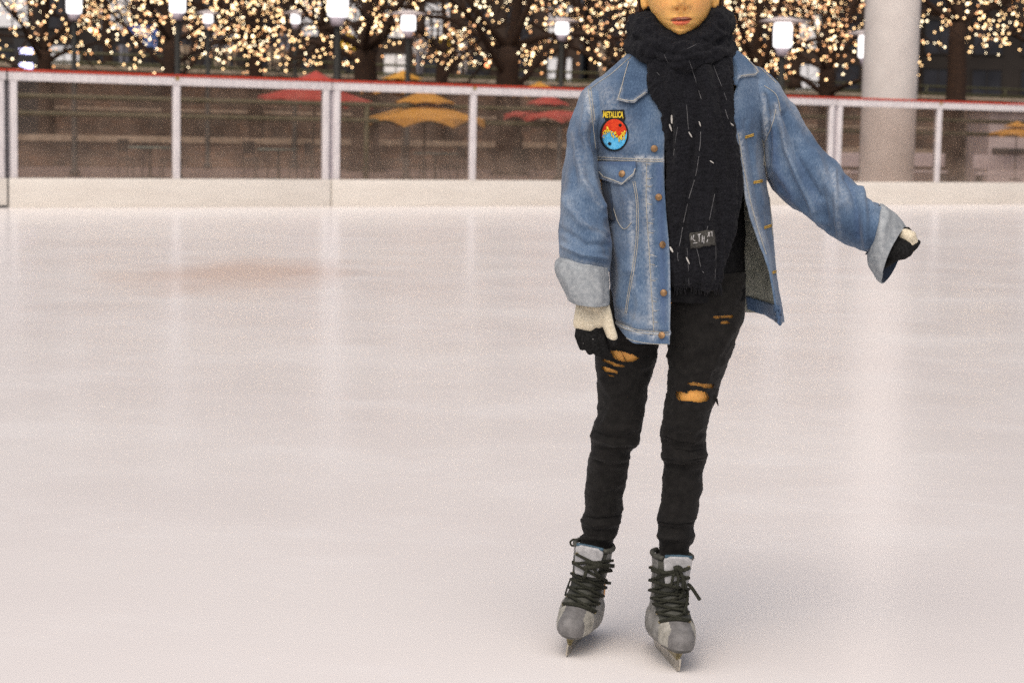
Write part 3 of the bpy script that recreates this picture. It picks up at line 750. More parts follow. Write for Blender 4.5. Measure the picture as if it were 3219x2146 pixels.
def thread(bv, poly, r, off=.001, step=4, dash=None, segs=6):
    # a cord lying on the surface along a drawn line; dash = (on, off) in px for stitches
    pts = [hit(bv, x, y, off)[0] for x, y in densify(poly, step)]
    runs, cur = [], []
    for i, p in enumerate(pts):
        gap = dash and (i*step) % (dash[0]+dash[1]) >= dash[0]
        jump = cur and p is not None and (p - cur[-1]).length > .03
        if p is None or gap or jump:
            if len(cur) > 1: runs.append(cur)
            cur = [] if (p is None or gap) else [p]
        else: cur.append(p)
    if len(cur) > 1: runs.append(cur)
    return merge(*[tube(c, r, segs) for c in runs]) if runs else ([], [])
def patch(bv, poly, off=.002, thick=.002, step=6, bulge=None, relax=0):
    # a piece of cloth cut to an outline and laid on the surface
    pts = densify(poly + [poly[0]], step)[:-1]
    xs = [p[0] for p in pts]; ys = [p[1] for p in pts]; inner = []
    def inside(x, y):
        r = False; j = len(pts)-1
        for i in range(len(pts)):
            if (pts[i][1] > y) != (pts[j][1] > y) and x < (pts[j][0]-pts[i][0])*(y-pts[i][1])/(pts[j][1]-pts[i][1]) + pts[i][0]: r = not r
            j = i
        return r
    y = min(ys) + step*.5
    while y < max(ys):
        x = min(xs) + step*.5
        while x < max(xs):
            if inside(x, y) and seg_dist(np.array([x]), np.array([y]), pts + [pts[0]])[0] > step*.45: inner.append((x, y))
            x += step
        y += step
    co = [Vector(p) for p in pts + inner]; n = len(pts)
    v2, e2, f2, _, _, _ = geometry.delaunay_2d_cdt(co, [], [list(range(n))], 1, 1e-4)
    H = [hit(bv, v.x, v.y, off) for v in v2]; ds = sorted(h[0].y for h in H if h[0] is not None); md = ds[len(ds)//2]
    H = [h if h[0] is not None and h[0].y < md + .07 else (None, None) for h in H]; ok = [i for i, h in enumerate(H) if h[0] is not None]
    P, Nn = [], []
    for i, v in enumerate(v2):
        h, nn = H[i]
        if h is None:               # just past the outline: keep the depth of the nearest point that did land
            k = min(ok, key=lambda q: (v2[q].x-v.x)**2 + (v2[q].y-v.y)**2); d = math.hypot(v2[k].x-v.x, v2[k].y-v.y)
            nn = H[k][1]; h = at_Y(v.x, v.y, H[k][0].y + d/FPX*Y0*.8)
        if bulge: h = h + nn*bulge(v.x, v.y)
        P.append(h); Nn.append(nn)
    if relax:
        nb = [set() for _ in P]
        for f in f2:
            for i in f: nb[i].update(j for j in f if j != i)
        ys_ = [p.y for p in P]
        for _ in range(relax): ys_ = [min(.5*ys_[i] + .5*sum(ys_[j] for j in nb[i])/max(1, len(nb[i])), P[i].y + .002) for i in range(len(P))]
        P = [at_Y(v2[i].x, v2[i].y, ys_[i] - .003) for i in range(len(P))]
    m = len(P)
    F = [tuple(f) if (ray(v2[f[0]].x, v2[f[0]].y).dot((P[f[1]]-P[f[0]]).cross(P[f[2]]-P[f[0]])) < 0) else tuple(reversed(f)) for f in f2]
    V = P + [p - q*thick for p, q in zip(P, Nn)]
    cnt = {}
    for f in F:
        for i in range(len(f)): e = (f[i], f[(i+1) % len(f)]); cnt[e] = cnt.get(e, 0)+1
    B = [tuple(i+m for i in reversed(f)) for f in F]
    Sd = [(e[1], e[0], e[0]+m, e[1]+m) for e in cnt if (e[1], e[0]) not in cnt]
    return V, F + B + Sd

# ------------------------------------------------------------------ cloth materials
def denim_mat(name, dark, mid, light, worn, blotch=9):
    m, nt, b = new_mat(name); N, L = nt.nodes, nt.links
    tc = N.new('ShaderNodeTexCoord')
    n1 = N.new('ShaderNodeTexNoise'); n1.inputs['Scale'].default_value = blotch; n1.inputs['Detail'].default_value = 5; L.new(tc.outputs['Object'], n1.inputs['Vector'])
    n2 = N.new('ShaderNodeTexNoise'); n2.inputs['Scale'].default_value = 260; n2.inputs['Detail'].default_value = 5; n2.inputs['Roughness'].default_value = .7
    mp = N.new('ShaderNodeMapping'); mp.inputs['Scale'].default_value = (1.4, 1.4, .45); L.new(tc.outputs['Object'], mp.inputs['Vector']); L.new(mp.outputs['Vector'], n2.inputs['Vector'])
    a1 = N.new('ShaderNodeMath'); a1.operation = 'MULTIPLY_ADD'; a1.inputs[1].default_value = .55; L.new(n2.outputs['Fac'], a1.inputs[0]); 
    a2 = N.new('ShaderNodeMath'); a2.operation = 'MULTIPLY'; a2.inputs[1].default_value = .65; L.new(n1.outputs['Fac'], a2.inputs[0]); L.new(a2.outputs[0], a1.inputs[2])
    r = N.new('ShaderNodeValToRGB'); e = r.color_ramp.elements; e[0].position = .38; e[0].color = (*dark, 1); e[1].position = .82; e[1].color = (*light, 1)
    k = e.new(.6); k.color = (*mid, 1); L.new(a1.outputs[0], r.inputs['Fac'])
    at = N.new('ShaderNodeAttribute'); at.attribute_name = 'wear'
    n3 = N.new('ShaderNodeTexNoise'); n3.inputs['Scale'].default_value = 150; n3.inputs['Detail'].default_value = 4; L.new(tc.outputs['Object'], n3.inputs['Vector'])
    mr = N.new('ShaderNodeMapRange'); mr.inputs['From Min'].default_value = .3; mr.inputs['From Max'].default_value = .62; L.new(n3.outputs['Fac'], mr.inputs['Value'])
    mu = N.new('ShaderNodeMath'); mu.operation = 'MULTIPLY'; mu.use_clamp = True; L.new(at.outputs['Fac'], mu.inputs[0]); L.new(mr.outputs[0], mu.inputs[1])
    mx = N.new('ShaderNodeMixRGB'); mx.inputs['Color2'].default_value = (*worn, 1); L.new(mu.outputs[0], mx.inputs['Fac']); L.new(r.outputs['Color'], mx.inputs['Color1'])
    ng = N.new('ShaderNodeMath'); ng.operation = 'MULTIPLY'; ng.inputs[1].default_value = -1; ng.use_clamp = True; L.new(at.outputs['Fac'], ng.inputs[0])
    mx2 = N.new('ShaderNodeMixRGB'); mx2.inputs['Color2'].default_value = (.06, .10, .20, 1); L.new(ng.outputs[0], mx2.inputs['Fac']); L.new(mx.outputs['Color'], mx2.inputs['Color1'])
    L.new(mx2.outputs['Color'], b.inputs['Base Color'])
    b.inputs['Roughness'].default_value = .9; b.inputs['Specular IOR Level'].default_value = .15
    b.inputs['Sheen Weight'].default_value = .15
    bp = N.new('ShaderNodeBump'); bp.inputs['Strength'].default_value = .5; bp.inputs['Distance'].default_value = .0012
    L.new(n2.outputs['Fac'], bp.inputs['Height']); L.new(bp.outputs['Normal'], b.inputs['Normal'])
    return m
M_denim = denim_mat('faded_denim', (.028, .054, .105), (.082, .135, .22), (.22, .285, .37), (.42, .45, .48))
M_denimdk = denim_mat('darker_denim', (.04, .07, .14), (.085, .14, .24), (.18, .25, .34), (.40, .44, .48))
M_inside = lerp_mat('denim_reverse', (.25, .275, .295), (.36, .385, .40), scale=90, rough=.9, bump=.4, bscale=400, spec=.1, detail=5)
M_inback = lerp_mat('jacket_lining_reverse', (.30, .31, .265), (.40, .41, .36), scale=50, rough=.9, bump=.4, bscale=400, spec=.1)
M_thread = lerp_mat('cream_thread', (.34, .325, .28), (.48, .46, .40), scale=90, rough=.8)
M_orthread = lerp_mat('ochre_thread', (.42, .25, .04), (.55, .36, .09), scale=90, rough=.8)
M_copper = lerp_mat('dull_copper', (.20, .12, .06), (.33, .20, .10), scale=120, rough=.45, metal=.6)
M_black = lerp_mat('black_trouser_cotton', (.0062, .0057, .0053), (.0118, .0109, .0101), scale=60, rough=.85, bump=.5, bscale=500, spec=.18, bdist=.001, sheen=.05)
M_sweater = lerp_mat('black_top', (.006, .006, .007), (.012, .012, .013), scale=60, rough=.9, bump=.4, bscale=300, spec=.12)
M_scarf, nt, b = new_mat('navy_wool'); N, L = nt.nodes, nt.links
tc = N.new('ShaderNodeTexCoord'); n1 = N.new('ShaderNodeTexNoise'); n1.inputs['Scale'].default_value = 220; n1.inputs['Detail'].default_value = 6; n1.inputs['Roughness'].default_value = .75; L.new(tc.outputs['Object'], n1.inputs['Vector'])
r = N.new('ShaderNodeValToRGB'); r.color_ramp.elements[0].position = .36; r.color_ramp.elements[0].color = (.006, .0062, .0078, 1); r.color_ramp.elements[1].position = .72; r.color_ramp.elements[1].color = (.021, .0215, .026, 1)
L.new(n1.outputs['Fac'], r.inputs['Fac']); L.new(r.outputs['Color'], b.inputs['Base Color']); b.inputs['Roughness'].default_value = 1; b.inputs['Specular IOR Level'].default_value = .05
b.inputs['Sheen Weight'].default_value = .06
bp = N.new('ShaderNodeBump'); bp.inputs['Strength'].default_value = .7; bp.inputs['Distance'].default_value = .003; L.new(n1.outputs['Fac'], bp.inputs['Height']); L.new(bp.outputs['Normal'], b.inputs['Normal'])
M_lintdim = lerp_mat('dim_wool_streak', (.07,.07,.075), (.16,.16,.165), scale=60, rough=1)
M_lint = lerp_mat('white_lint', (.35, .34, .32), (.6, .58, .54), scale=50, rough=1)
M_gwhite = lerp_mat('cream_knit', (.56, .49, .36), (.74, .67, .52), scale=240, rough=.95, bump=.8, bscale=420, spec=.1)
M_gblack = lerp_mat('black_knit', (.008, .008, .008), (.02, .02, .02), scale=200, rough=.95, bump=.8, bscale=420, spec=.1)

# ------------------------------------------------------------------ trousers
rowsL = [(850,1930,2110,.0,.10,.11),(960,1905,2100,.0,.10,.11),(1040,1880,2082,.01,.09,.10),(1114,1871,2065,.015,.082,.09),(1186,1876,2048,.02,.075,.085),(1226,1877.5,2038,.02,.073,.08),
 (1288,1879,2026.5,.02,.07,.075),(1334,1865,2020,.02,.068,.072),(1364,1856,2013,.025,.068,.07),(1388,1856,2008,.03,.067,.068),(1402,1858,1998,.035,.064,.066),(1412,1857,1988,.04,.06,.064),(1441,1851,1979,.05,.056,.064),
 (1471,1845.5,1976,.07,.055,.064),(1512,1842,1969,.085,.054,.064),(1563,1838,1959,.11,.053,.064),(1604,1838.5,1957.5,.125,.053,.062),(1622,1831,1954,.13,.054,.06),(1635,1826.5,1950.5,.13,.055,.058),(1650,1826,1947,.132,.055,.058),
 (1665,1830,1944.5,.135,.053,.056),(1676,1834,1941,.137,.05,.054),(1688,1822,1930,.138,.051,.053),(1700,1826,1926,.14,.05,.052),(1716,1832,1922,.14,.047,.05),(1740,1836,1916,.14,.045,.048)]
rowsL = [(y, a, b_, dy/.14*YL, rf, rb) for y, a, b_, dy, rf, rb in rowsL]
rowsR = [(850,2085,2345,.0,.11,.115),(971,2088,2342,.0,.105,.11),(1002,2090,2337,.0,.10,.108),(1053,2095,2318,-.005,.095,.10),(1094,2099,2307,-.01,.09,.10),(1145,2101,2287,-.015,.085,.092),(1201,2098,2267,-.02,.08,.085),
 (1247,2094,2254,-.02,.076,.08),(1278,2085,2242,-.02,.074,.077),(1318,2083.5,2229,-.015,.07,.072),(1345,2079,2224,-.01,.067,.07),(1369,2075,2220.5,-.005,.066,.068),(1385,2076,2217,.0,.064,.067),(1400,2078.6,2219,.0,.063,.067),(1414,2079,2221.5,.005,.064,.067),(1430,2076.5,2223.5,.01,.064,.067),(1441,2080,2221,.01,.061,.066),
 (1451,2085,2218,.015,.058,.066),(1476,2086,2211,.02,.056,.066),(1533,2080,2209,.02,.056,.065),(1579,2075,2197,.02,.055,.062),(1610,2070,2191,.02,.056,.06),(1625,2067,2188,.02,.056,.058),(1640,2066,2184,.02,.055,.057),(1652,2068,2181.5,.02,.053,.056),(1668,2068,2182.5,.02,.053,.055),(1685,2066,2184,.02,.053,.054),(1701,2070,2181,.02,.051,.052),(1713,2071,2171,.02,.049,.05),(1740,2076,2166,.02,.045,.047),(1765,2080,2160,.02,.042,.044)]
legL = row_loft(rowsL, 420, 110); legR = row_loft(rowsR, 430, 116)
RIPS = [[(1917,1101),(1940,1102),(1965,1107),(1990,1115),(2008,1124),(2004,1130),(1985,1137),(1962,1136),(1945,1133),(1931,1126)],
        [(1894,1129),(1912,1132),(1940,1143),(1963,1149),(1960,1154),(1935,1151),(1912,1141),(1895,1135)],
        [(1892,1150),(1905,1153),(1925,1160),(1944,1166),(1940,1174),(1920,1169),(1900,1166),(1893,1158)],
        [(1911,1176),(1928,1180),(1930,1184),(1914,1181)],
        [(2242,993),(2275,991),(2304,991),(2303,999),(2275,999),(2246,1001)], [(2264,1011),(2291,1009),(2292,1017),(2266,1017)],
        [(2161,1203),(2180,1201),(2215,1206),(2245,1207),(2243,1219),(2215,1219),(2200,1213),(2165,1209)],
        [(2123,1231),(2135,1229),(2160,1236),(2166,1228),(2190,1226),(2220,1233),(2230,1250),(2222,1261),(2195,1264),(2160,1259),(2135,1257),(2126,1248)]]
tv = merge(legL, legR)
trous = part('trousers', tv, [M_black])
TR_RIDGES = [
  ([(1860,1370),(1930,1392),(2005,1396)], 9, .006), ([(1860,1400),(1930,1415),(1985,1408)], 8, -.005), ([(1858,1430),(1920,1440),(1978,1438)], 9, .005), ([(1880,1330),(1950,1350),(2015,1345)], 12, .004),
  ([(2080,1385),(2140,1402),(2218,1396)], 9, -.005), ([(2078,1425),(2150,1440),(2222,1426)], 9, .006), ([(2086,1455),(2150,1466),(2215,1450)], 9, -.005), ([(2082,1320),(2150,1345),(2225,1335)], 14, .005),
  ([(2060,1120),(2000,1160),(1960,1230)], 14, .005), ([(2110,1120),(2190,1100),(2300,1040)], 16, .006), ([(2105,1180),(2200,1165),(2275,1140)], 14, .004), ([(2195,1330),(2170,1400),(2215,1370)], 9, .004),
  ([(1840,1520),(1890,1535),(1960,1520)], 10, .003), ([(2080,1540),(2140,1552),(2205,1530)], 12, .003), ([(1830,1636),(1880,1650),(1948,1640)], 9, .006), ([(1835,1662),(1880,1670),(1942,1664)], 7, -.004), ([(1828,1688),(1880,1694),(1930,1688)], 7, .005),
  ([(2068,1625),(2120,1640),(2188,1628)], 9, .005), ([(2068,1655),(2120,1662),(2182,1655)], 7, -.004), ([(2068,1685),(2120,1694),(2182,1686)], 8, .005)]
TR_RIDGES += [([(1862,1352),(1900,1372),(1950,1378)], 5, -.004), ([(1915,1380),(1960,1400),(2000,1398)], 4, -.004), ([(1870,1445),(1910,1462),(1972,1456)], 5, -.003), ([(2090,1372),(2130,1392),(2180,1390)], 4, -.004), ([(2120,1412),(2170,1420),(2218,1410)], 4, -.004), ([(2085,1442),(2140,1458),(2215,1440)], 4, .004), ([(2090,1480),(2140,1496),(2205,1480)], 7, -.003), ([(1835,1622),(1880,1630),(1945,1622)], 4, -.004), ([(2075,1640),(2120,1648),(2180,1640)], 4, -.004), ([(2105,1110),(2140,1180),(2120,1290)], 12, .004), ([(2290,1060),(2230,1160),(2215,1230)], 10, .004), ([(1890,1190),(1930,1260),(1900,1330)], 10, .004)]
sculpt(trous.data, ridges=[(p_, g_, a_*1.35) for p_, g_, a_ in TR_RIDGES],
  noises=[((14, 14, 30), .0030), ((40, 40, 70), .0012)])
# ripped holes: cut the cloth away inside the tear outlines
def poly_in(x, y, poly):
    r = False; j = len(poly)-1
    for i in range(len(poly)):
        if (poly[i][1] > y) != (poly[j][1] > y) and x < (poly[j][0]-poly[i][0])*(y-poly[i][1])/(poly[j][1]-poly[i][1]) + poly[i][0]: r = not r
        j = i
    return r
bm = bmesh.new(); bm.from_mesh(trous.data); kill = []
for f in bm.faces:
    c = f.calc_center_median()
    if f.normal.dot(CAM - c) <= 0: continue
    x, y = project(c)
    if not (990 < y < 1270 and x > 1880): continue
    if any(poly_in(x, y, p) for p in RIPS): kill.append(f)
bmesh.ops.delete(bm, geom=kill, context='FACES'); bm.to_mesh(trous.data); bm.free()
fr = []
rnd = random.Random(5)
tb = bvh_of(trous)
for poly in RIPS:                   # loose threads across the tears
    x0 = min(p[0] for p in poly); x1 = max(p[0] for p in poly); y0 = min(p[1] for p in poly); y1 = max(p[1] for p in poly)
    for k in range(int((x1-x0)/16)):
        x = rnd.uniform(x0, x1); y = rnd.uniform(y0, y1)
        ins = poly_in(x, y, poly)
        if not ins: continue
        a_, _ = hit(tb, x-rnd.uniform(4, 14), y0-4, .001); c_, _ = hit(tb, x+rnd.uniform(4, 14), y1+4, .001)
        if a_ and c_ and rnd.random() < .55: fr.append(tube([a_, (a_+c_)/2, c_], .0006, 4))
    
fr.append(tube([P3(2240,1244,-.06), P3(2252,1256,-.062), P3(2258,1275,-.06)], [.006, .004, .001], 6))
part('torn_thread', merge(*fr), M_black, trous)

# ------------------------------------------------------------------ body (one continuous skin)
HY = -.075                          # head centre in front of the leg plane
def head_vf():
    prof = [(118,2132,2144),(112,2118,2158),(108,2112,2166),(103,2103,2174),(94,2090,2187),(83,2078,2201),(70,2066,2213),(56,2057,2223),(40,2047.5,2231),(20,2040,2236),(0,2035,2238.5),(-30,2031,2242),(-60,2030,2243),(-95,2032,2241),(-125,2043,2230),(-150,2062,2210),(-166,2085,2188),(-178,2125,2148)]
    fr_ = {118:.055,112:.068,108:.073,103:.078,94:.082,83:.084,70:.086,56:.088,40:.089,20:.09,0:.09,-30:.088,-60:.092,-95:.092,-125:.08,-150:.06,-166:.04,-178:.01}
    bk_ = {118:.0,112:.01,108:.015,103:.02,94:.03,83:.045,70:.055,56:.065,40:.078,20:.09,0:.098,-30:.105,-60:.108,-95:.105,-125:.09,-150:.07,-166:.045,-178:.01}
    rows = [(y, a, b_, HY, fr_[y], bk_[y]) for y, a, b_ in prof][::-1]
    return row_loft(rows, 190, 150, .93)
hv = head_vf()
hme = bpy.data.meshes.new('t'); hme.from_pydata([tuple(v) for v in hv[0]], [], hv[1]); hme.update()
a, n = arr(hme); px, py = proj_np(a); fm = a[:, 1] < Y0 + HY - .02
dyf = np.zeros(len(a)); G = lambda x, y, sx, sy: np.exp(-((px-x)/sx)**2 - ((py-y)/sy)**2)
dyf += .027*G(2140, 12, 17, 20) + .016*G(2139, -22, 12, 30) + .010*G(2118, 20, 10, 11) + .010*G(2161, 20, 10, 11)     # nose
dyf += -.013*G(2129, 29, 7, 5) - .013*G(2152, 29, 7, 5)                                                            # nostrils
dyf += .010*G(2141, 56, 30, 8) + .011*G(2141, 74, 24, 8) - .011*G(2141, 64.5, 33, 3.5) - .004*G(2140, 44, 6, 9)      # lips, philtrum
dyf += -.007*G(2141, 86, 28, 6) + .009*G(2138, 102, 26, 14) + .004*G(2085, 10, 22, 26) + .004*G(2195, 10, 22, 26)       # chin, cheeks
dyf += -.011*G(2097, -33, 24, 13) - .011*G(2180, -33, 24, 13) + .005*G(2097, -52, 28, 9) + .005*G(2180, -52, 28, 9)     # eye sockets, brow
a[:, 1] -= dyf*fm; hv = ([Vector(p) for p in a], hv[1]); bpy.data.meshes.remove(hme)
def ear(sg):
    x = 2137 + sg*106; V = []
    ring = [P3(x + sg*2 + sg*7*math.cos(t) + sg*3, -12 + 38*math.sin(t), HY + .012) for t in np.linspace(-PI/2*1.05, PI/2*1.3, 14)]
    return merge(tube(ring, [.004]+[.0055]*12+[.006], 8), icosphere(1, 2, P3(x, -10, HY+.012), (.006, .016, .024)), icosphere(1, 2, P3(x + sg*3, 16, HY+.006), (.0065, .006, .010)))
neck = capsule([P3(2138, 70, HY+.03), P3(2140, 190, HY+.06), P3(2150, 240, 0)], [.055, .056, .07], 20)
tors = row_loft([(215,2050,2260,.02,.05,.06),(250,1960,2350,.02,.07,.08),(300,1930,2370,.01,.08,.085),(400,1950,2335,.0,.095,.10),(560,1965,2330,.0,.09,.10),(700,1975,2325,.0,.085,.09),(850,1965,2325,.0,.085,.09),(920,1960,2310,.0,.08,.085),(965,2000,2260,.0,.05,.06)], 60, 40)
def inset(rows): return [(y, a_+(8 if y < 1290 else 14), b_-(8 if y < 1290 else 14), dy, rf-(.0075 if y < 1290 else .013), rb-.012) for y, a_, b_, dy, rf, rb in rows if y > 940]
armL = capsule([P3(1950,330,.01), P3(1850,480,-.03), P3(1845,700,-.07), P3(1862,915,-.11)], [.045,.038,.034,.024], 14)
armR = capsule([P3(2350,330,.01), P3(2495,490,-.01), P3(2640,650,-.05), P3(2795,765,-.09)], [.045,.038,.034,.022], 14)
def hand_core(pts, r): return capsule(pts, r, 10)
ftL = capsule([P3(1868,1745,YL), P3(1858,1860,YL-.0), P3(1825,1950,YL-.09)], [.034,.036,.03], 12)
ftR = capsule([P3(2115,1770,.02), P3(2108,1880,.0), P3(2122,1985,-.09)], [.034,.036,.03], 12)
hnL = capsule([P3(1862,920,-.11), P3(1856,1000,-.118), P3(1856,1040,-.12)], [.022,.02,.014], 10)
hnR = capsule([P3(2795,765,-.09), P3(2840,770,-.10)], [.022,.014], 10)
bvf = merge(hv, ear(-1), ear(1), neck, tors, row_loft(inset(rowsL), 120, 40), row_loft(inset(rowsR), 120, 40), armL, armR, ftL, ftR, hnL, hnR)
bme = fuse('body', bvf, .0020, 1, .3)
a, n = arr(bme); px, py = proj_np(a)
colr = np.empty((len(a), 4)); colr[:] = (.78, .44, .13, 1)
leg = (py > 850); colr[leg] = (.78, .38, .09, 1)
headm = (py < 140) & (a[:, 1] < Y0 + HY - .03)
def mixc(mask, c):
    m = (np.clip(mask, 0, 1)*headm)[:, None]; colr[:, :3] = colr[:, :3]*(1-m) + np.array(c)*m
sm_ = lambda v: np.clip(v*.5+.5, 0, 1)
u = (px - 2141)/34.0; yc = 64 - u*2.0
up = yc - (11*np.sqrt(np.clip(1-u*u, 0, 1))*(1 - .18*np.exp(-(u/.16)**2))); lo = yc + 17*np.sqrt(np.clip(1-(u/.88)**2, 0, 1))
mixc(.75*np.exp(-((px-2128)/6)**2 - ((py-27)/4)**2), (.22, .09, .03)); mixc(.75*np.exp(-((px-2152)/6)**2 - ((py-27.5)/4)**2), (.22, .09, .03))  # nostrils: the shade of the openings is painted into the colour
mixc(sm_((py-up)/1.5)*sm_((yc-py)/1.2)*(np.abs(u) < 1), (.42, .12, .07))
mixc(sm_((lo-py)/2.5)*sm_((py-yc)/1.2)*(np.abs(u) < .9), (.70, .16, .085))
mixc(1.0*np.exp(-((py-yc)/2.2)**2)*(np.abs(u) < 1.0), (.05, .012, .012))  # shade between the lips painted as a dark line
mixc(.8*np.exp(-((py-(yc-4.0))/1.8)**2 - ((px-2142)/17)**4), (.62, .50, .42))
mixc(.25*np.exp(-((py-90)/30)**2 - ((px-2090)/40)**2), (.60, .33, .10))
mixc(.5*G(2085, 15, 40, 28), (.78, .36, .13)); mixc(.6*G(2195, 10, 40, 34), (.78, .35, .13)); mixc(.5*G(2140, 20, 22, 16), (.76, .36, .12)); mixc(.35*G(2141, 88, 26, 6), (.55, .28, .07))  # last term paints shade into the crease under the lower lip
for ex in (2097, 2180):
    mixc(np.exp(-((py+57 + .0016*(px-ex)**2)/5)**4)*(np.abs(px-ex) < 30), (.05, .03, .02))
at = bme.attributes.new('skin_tone_and_shade', 'FLOAT_COLOR', 'POINT'); at.data.foreach_set('color', colr.ravel())  # skin colours, with nostril and mouth shade painted in
M_skin, nt, b = new_mat('skin'); N, L = nt.nodes, nt.links
av = N.new('ShaderNodeAttribute'); av.attribute_name = 'skin_tone_and_shade'
tc = N.new('ShaderNodeTexCoord'); nn = N.new('ShaderNodeTexNoise'); nn.inputs['Scale'].default_value = 90; nn.inputs['Detail'].default_value = 6; L.new(tc.outputs['Object'], nn.inputs['Vector'])
mr = N.new('ShaderNodeMapRange'); mr.inputs['To Min'].default_value = .74; mr.inputs['To Max'].default_value = 1.16; L.new(nn.outputs['Fac'], mr.inputs['Value'])
mm = N.new('ShaderNodeMixRGB'); mm.blend_type = 'MULTIPLY'; mm.inputs['Fac'].default_value = 1; L.new(av.outputs['Color'], mm.inputs['Color1']); L.new(mr.outputs[0], mm.inputs['Color2'])
L.new(mm.outputs['Color'], b.inputs['Base Color']); b.inputs['Roughness'].default_value = .5; b.inputs['Specular IOR Level'].default_value = .35
b.inputs['Subsurface Weight'].default_value = .12; b.inputs['Subsurface Radius'].default_value = (.012, .005, .002); b.inputs['Subsurface Scale'].default_value = .6
bp = N.new('ShaderNodeBump'); bp.inputs['Strength'].default_value = .2; bp.inputs['Distance'].default_value = .001; L.new(nn.outputs['Fac'], bp.inputs['Height']); L.new(bp.outputs['Normal'], b.inputs['Normal'])
body = part('body', bme, [M_skin])
M_eye = lerp_mat('eye_white', (.6,.58,.55), (.65,.62,.6), scale=30, rough=.2); M_iris = lerp_mat('dark_iris', (.03,.015,.008), (.05,.025,.012), scale=90, rough=.15)
for ex in (2097, 2180):
    ey = part('eye', icosphere(.0118, 3, P3(ex, -33, HY-.066)), M_eye, None)
    part('iris', icosphere(1, 2, P3(ex, -33, HY-.0765), (.0055, .0025, .0055)), M_iris, ey)

# hair: swept back and down both sides behind the scarf
M_hair = lerp_mat('dark_brown_hair', (.020, .010, .006), (.075, .034, .016), scale=60, rough=.45, stretch=(4, 4, .4), spec=.4)
rnd = random.Random(3); strands = []
cap = row_loft([(-186,2125,2150,HY+.01,.02,.02),(-172,2080,2194,HY+.01,.05,.055),(-150,2052,2222,HY+.01,.07,.085),(-110,2026,2248,HY+.01,.085,.112),(-88,2022,2252,HY+.02,.075,.108),(-60,2020,2254,HY+.04,.045,.09),(0,2022,2252,HY+.06,.045,.075),(60,2030,2246,HY+.065,.045,.075),(110,2040,2240,HY+.065,.045,.075)], 60, 60)
strands.append(cap)
for i in range(150):
    sg = rnd.choice((-1, 1)); w = rnd.uniform(0, 1)
    x0 = 2138 + sg*rnd.uniform(20, 90); y0 = -165 + rnd.uniform(0, 40)
    xm = 2138 + sg*(114 + rnd.uniform(-6, 16)); xe = 2138 + sg*(124 + rnd.uniform(-25, 26))
    pts = catmull([(x0, y0, -.03), (xm, -80, .0), (xm + sg*rnd.uniform(-3, 6), 10, .012 + .02*w), (xe, 70, .03 + .02*w), (xe - sg*rnd.uniform(5, 20), 120, .06)], 12)
    strands.append(tube([P3(p[0], p[1], HY + p[2]) for p in pts], [rnd.uniform(.0012, .0035)]*11 + [.0006], 5))
part('hair', merge(*strands), M_hair)

# ------------------------------------------------------------------ black top
top = part('black_top', row_loft([(170,2040,2250,.01,.06,.07),(230,1990,2300,.01,.085,.09),(300,1960,2325,.01,.10,.10),(420,1955,2330,.0,.112,.11),(560,1960,2338,.0,.115,.11),(740,1965,2341,.0,.115,.11),(880,1955,2346,.0,.118,.115),(915,1950,2345,.0,.118,.115),(938,1950,2343,.0,.115,.113)], 160, 110, .95), M_sweater)
sculpt(top.data, noises=[((16, 16, 10), .005)])

# ------------------------------------------------------------------ jacket
def shell():
    rows = [ # y, xf, xl, xr, xrf, dF, dB, dFr
     (165,2008,1986,2300,2292,.06,.085,.06),(190,2020,1955,2345,2310,.075,.10,.075),(215,2032,1925,2388,2320,.09,.11,.09),(245,2046,1890,2425,2320,.105,.12,.10),(274,2060,1856,2450,2316,.112,.125,.11),(310,2082,1838,2462,2308,.125,.13,.12),
     (350,2094,1836,2450,2308,.135,.135,.13),(400,2092,1846,2425,2314,.14,.135,.135),(466,2088,1862,2408,2325,.145,.135,.135),(533,2088,1876,2412,2338,.148,.135,.135),(629,2092,1888,2422,2351,.15,.135,.135),(703,2098,1900,2429,2373,.15,.138,.135),
     (755,2103,1905,2433,2393,.15,.14,.14),(814,2106,1910,2437,2418,.152,.142,.145),(866,2107,1912,2441,2431,.154,.145,.15),(930,2108,1914,2445,2440,.156,.148,.15),(985,2107,1914,2449,2447,.158,.15,.15),(1062,2105,1914,2455,2454,.158,.15,.15)]
    T = table(rows, 300); nc = 240; rings = []
    for y, xf, xl, xr, xrf, dF, dB, dFr in T:
        w = xr-xl; mid = (xl+xr)/2; z = at_Y(mid, y, Y0).z
        ctl = [(xf,-dF),(.62*xf+.38*xl,-dF*1.0),(.25*xf+.75*xl,-dF*.80),(xl,-.01),(xl+.10*w,dB*.72),(xl+.3*w,dB),(mid,dB*1.02),(xr-.3*w,dB),(xr-.10*w,dB*.72),(xr,-.01),(.55*xr+.45*xrf,-dFr*.62),(xrf,-dFr)]
        ring = []
        for q in catmull(ctl, nc):
            Yp = Y0 + q[1]; ring.append(Vector((X_for(q[0], Yp, z), Yp, z)))
        rings.append(ring)
    zt, zb = rings[0][0].z, rings[-1][0].z; z9 = rings[int(.82*len(rings))][0].z
    sst = lambda v: (lambda t: t*t*(3-2*t))(min(max(v, 0), 1))
    for ring in rings:              # the hem rides up at the side, at the back and on the open flap
        for p in ring:
            if p.z < z9:
                t = (z9 - p.z)/(z9 - zb); x, y = project(p)
                p.z += t*max(.046*sst((2000-x)/90), .052*sst((p.y-Y0)/.08), .048*sst((x-2330)/40))
    return loft(rings, False, False), nc, len(T)
(jv, jf), nc, nr = shell()
jac = part('jacket', (jv, jf), [M_denim, M_inback])
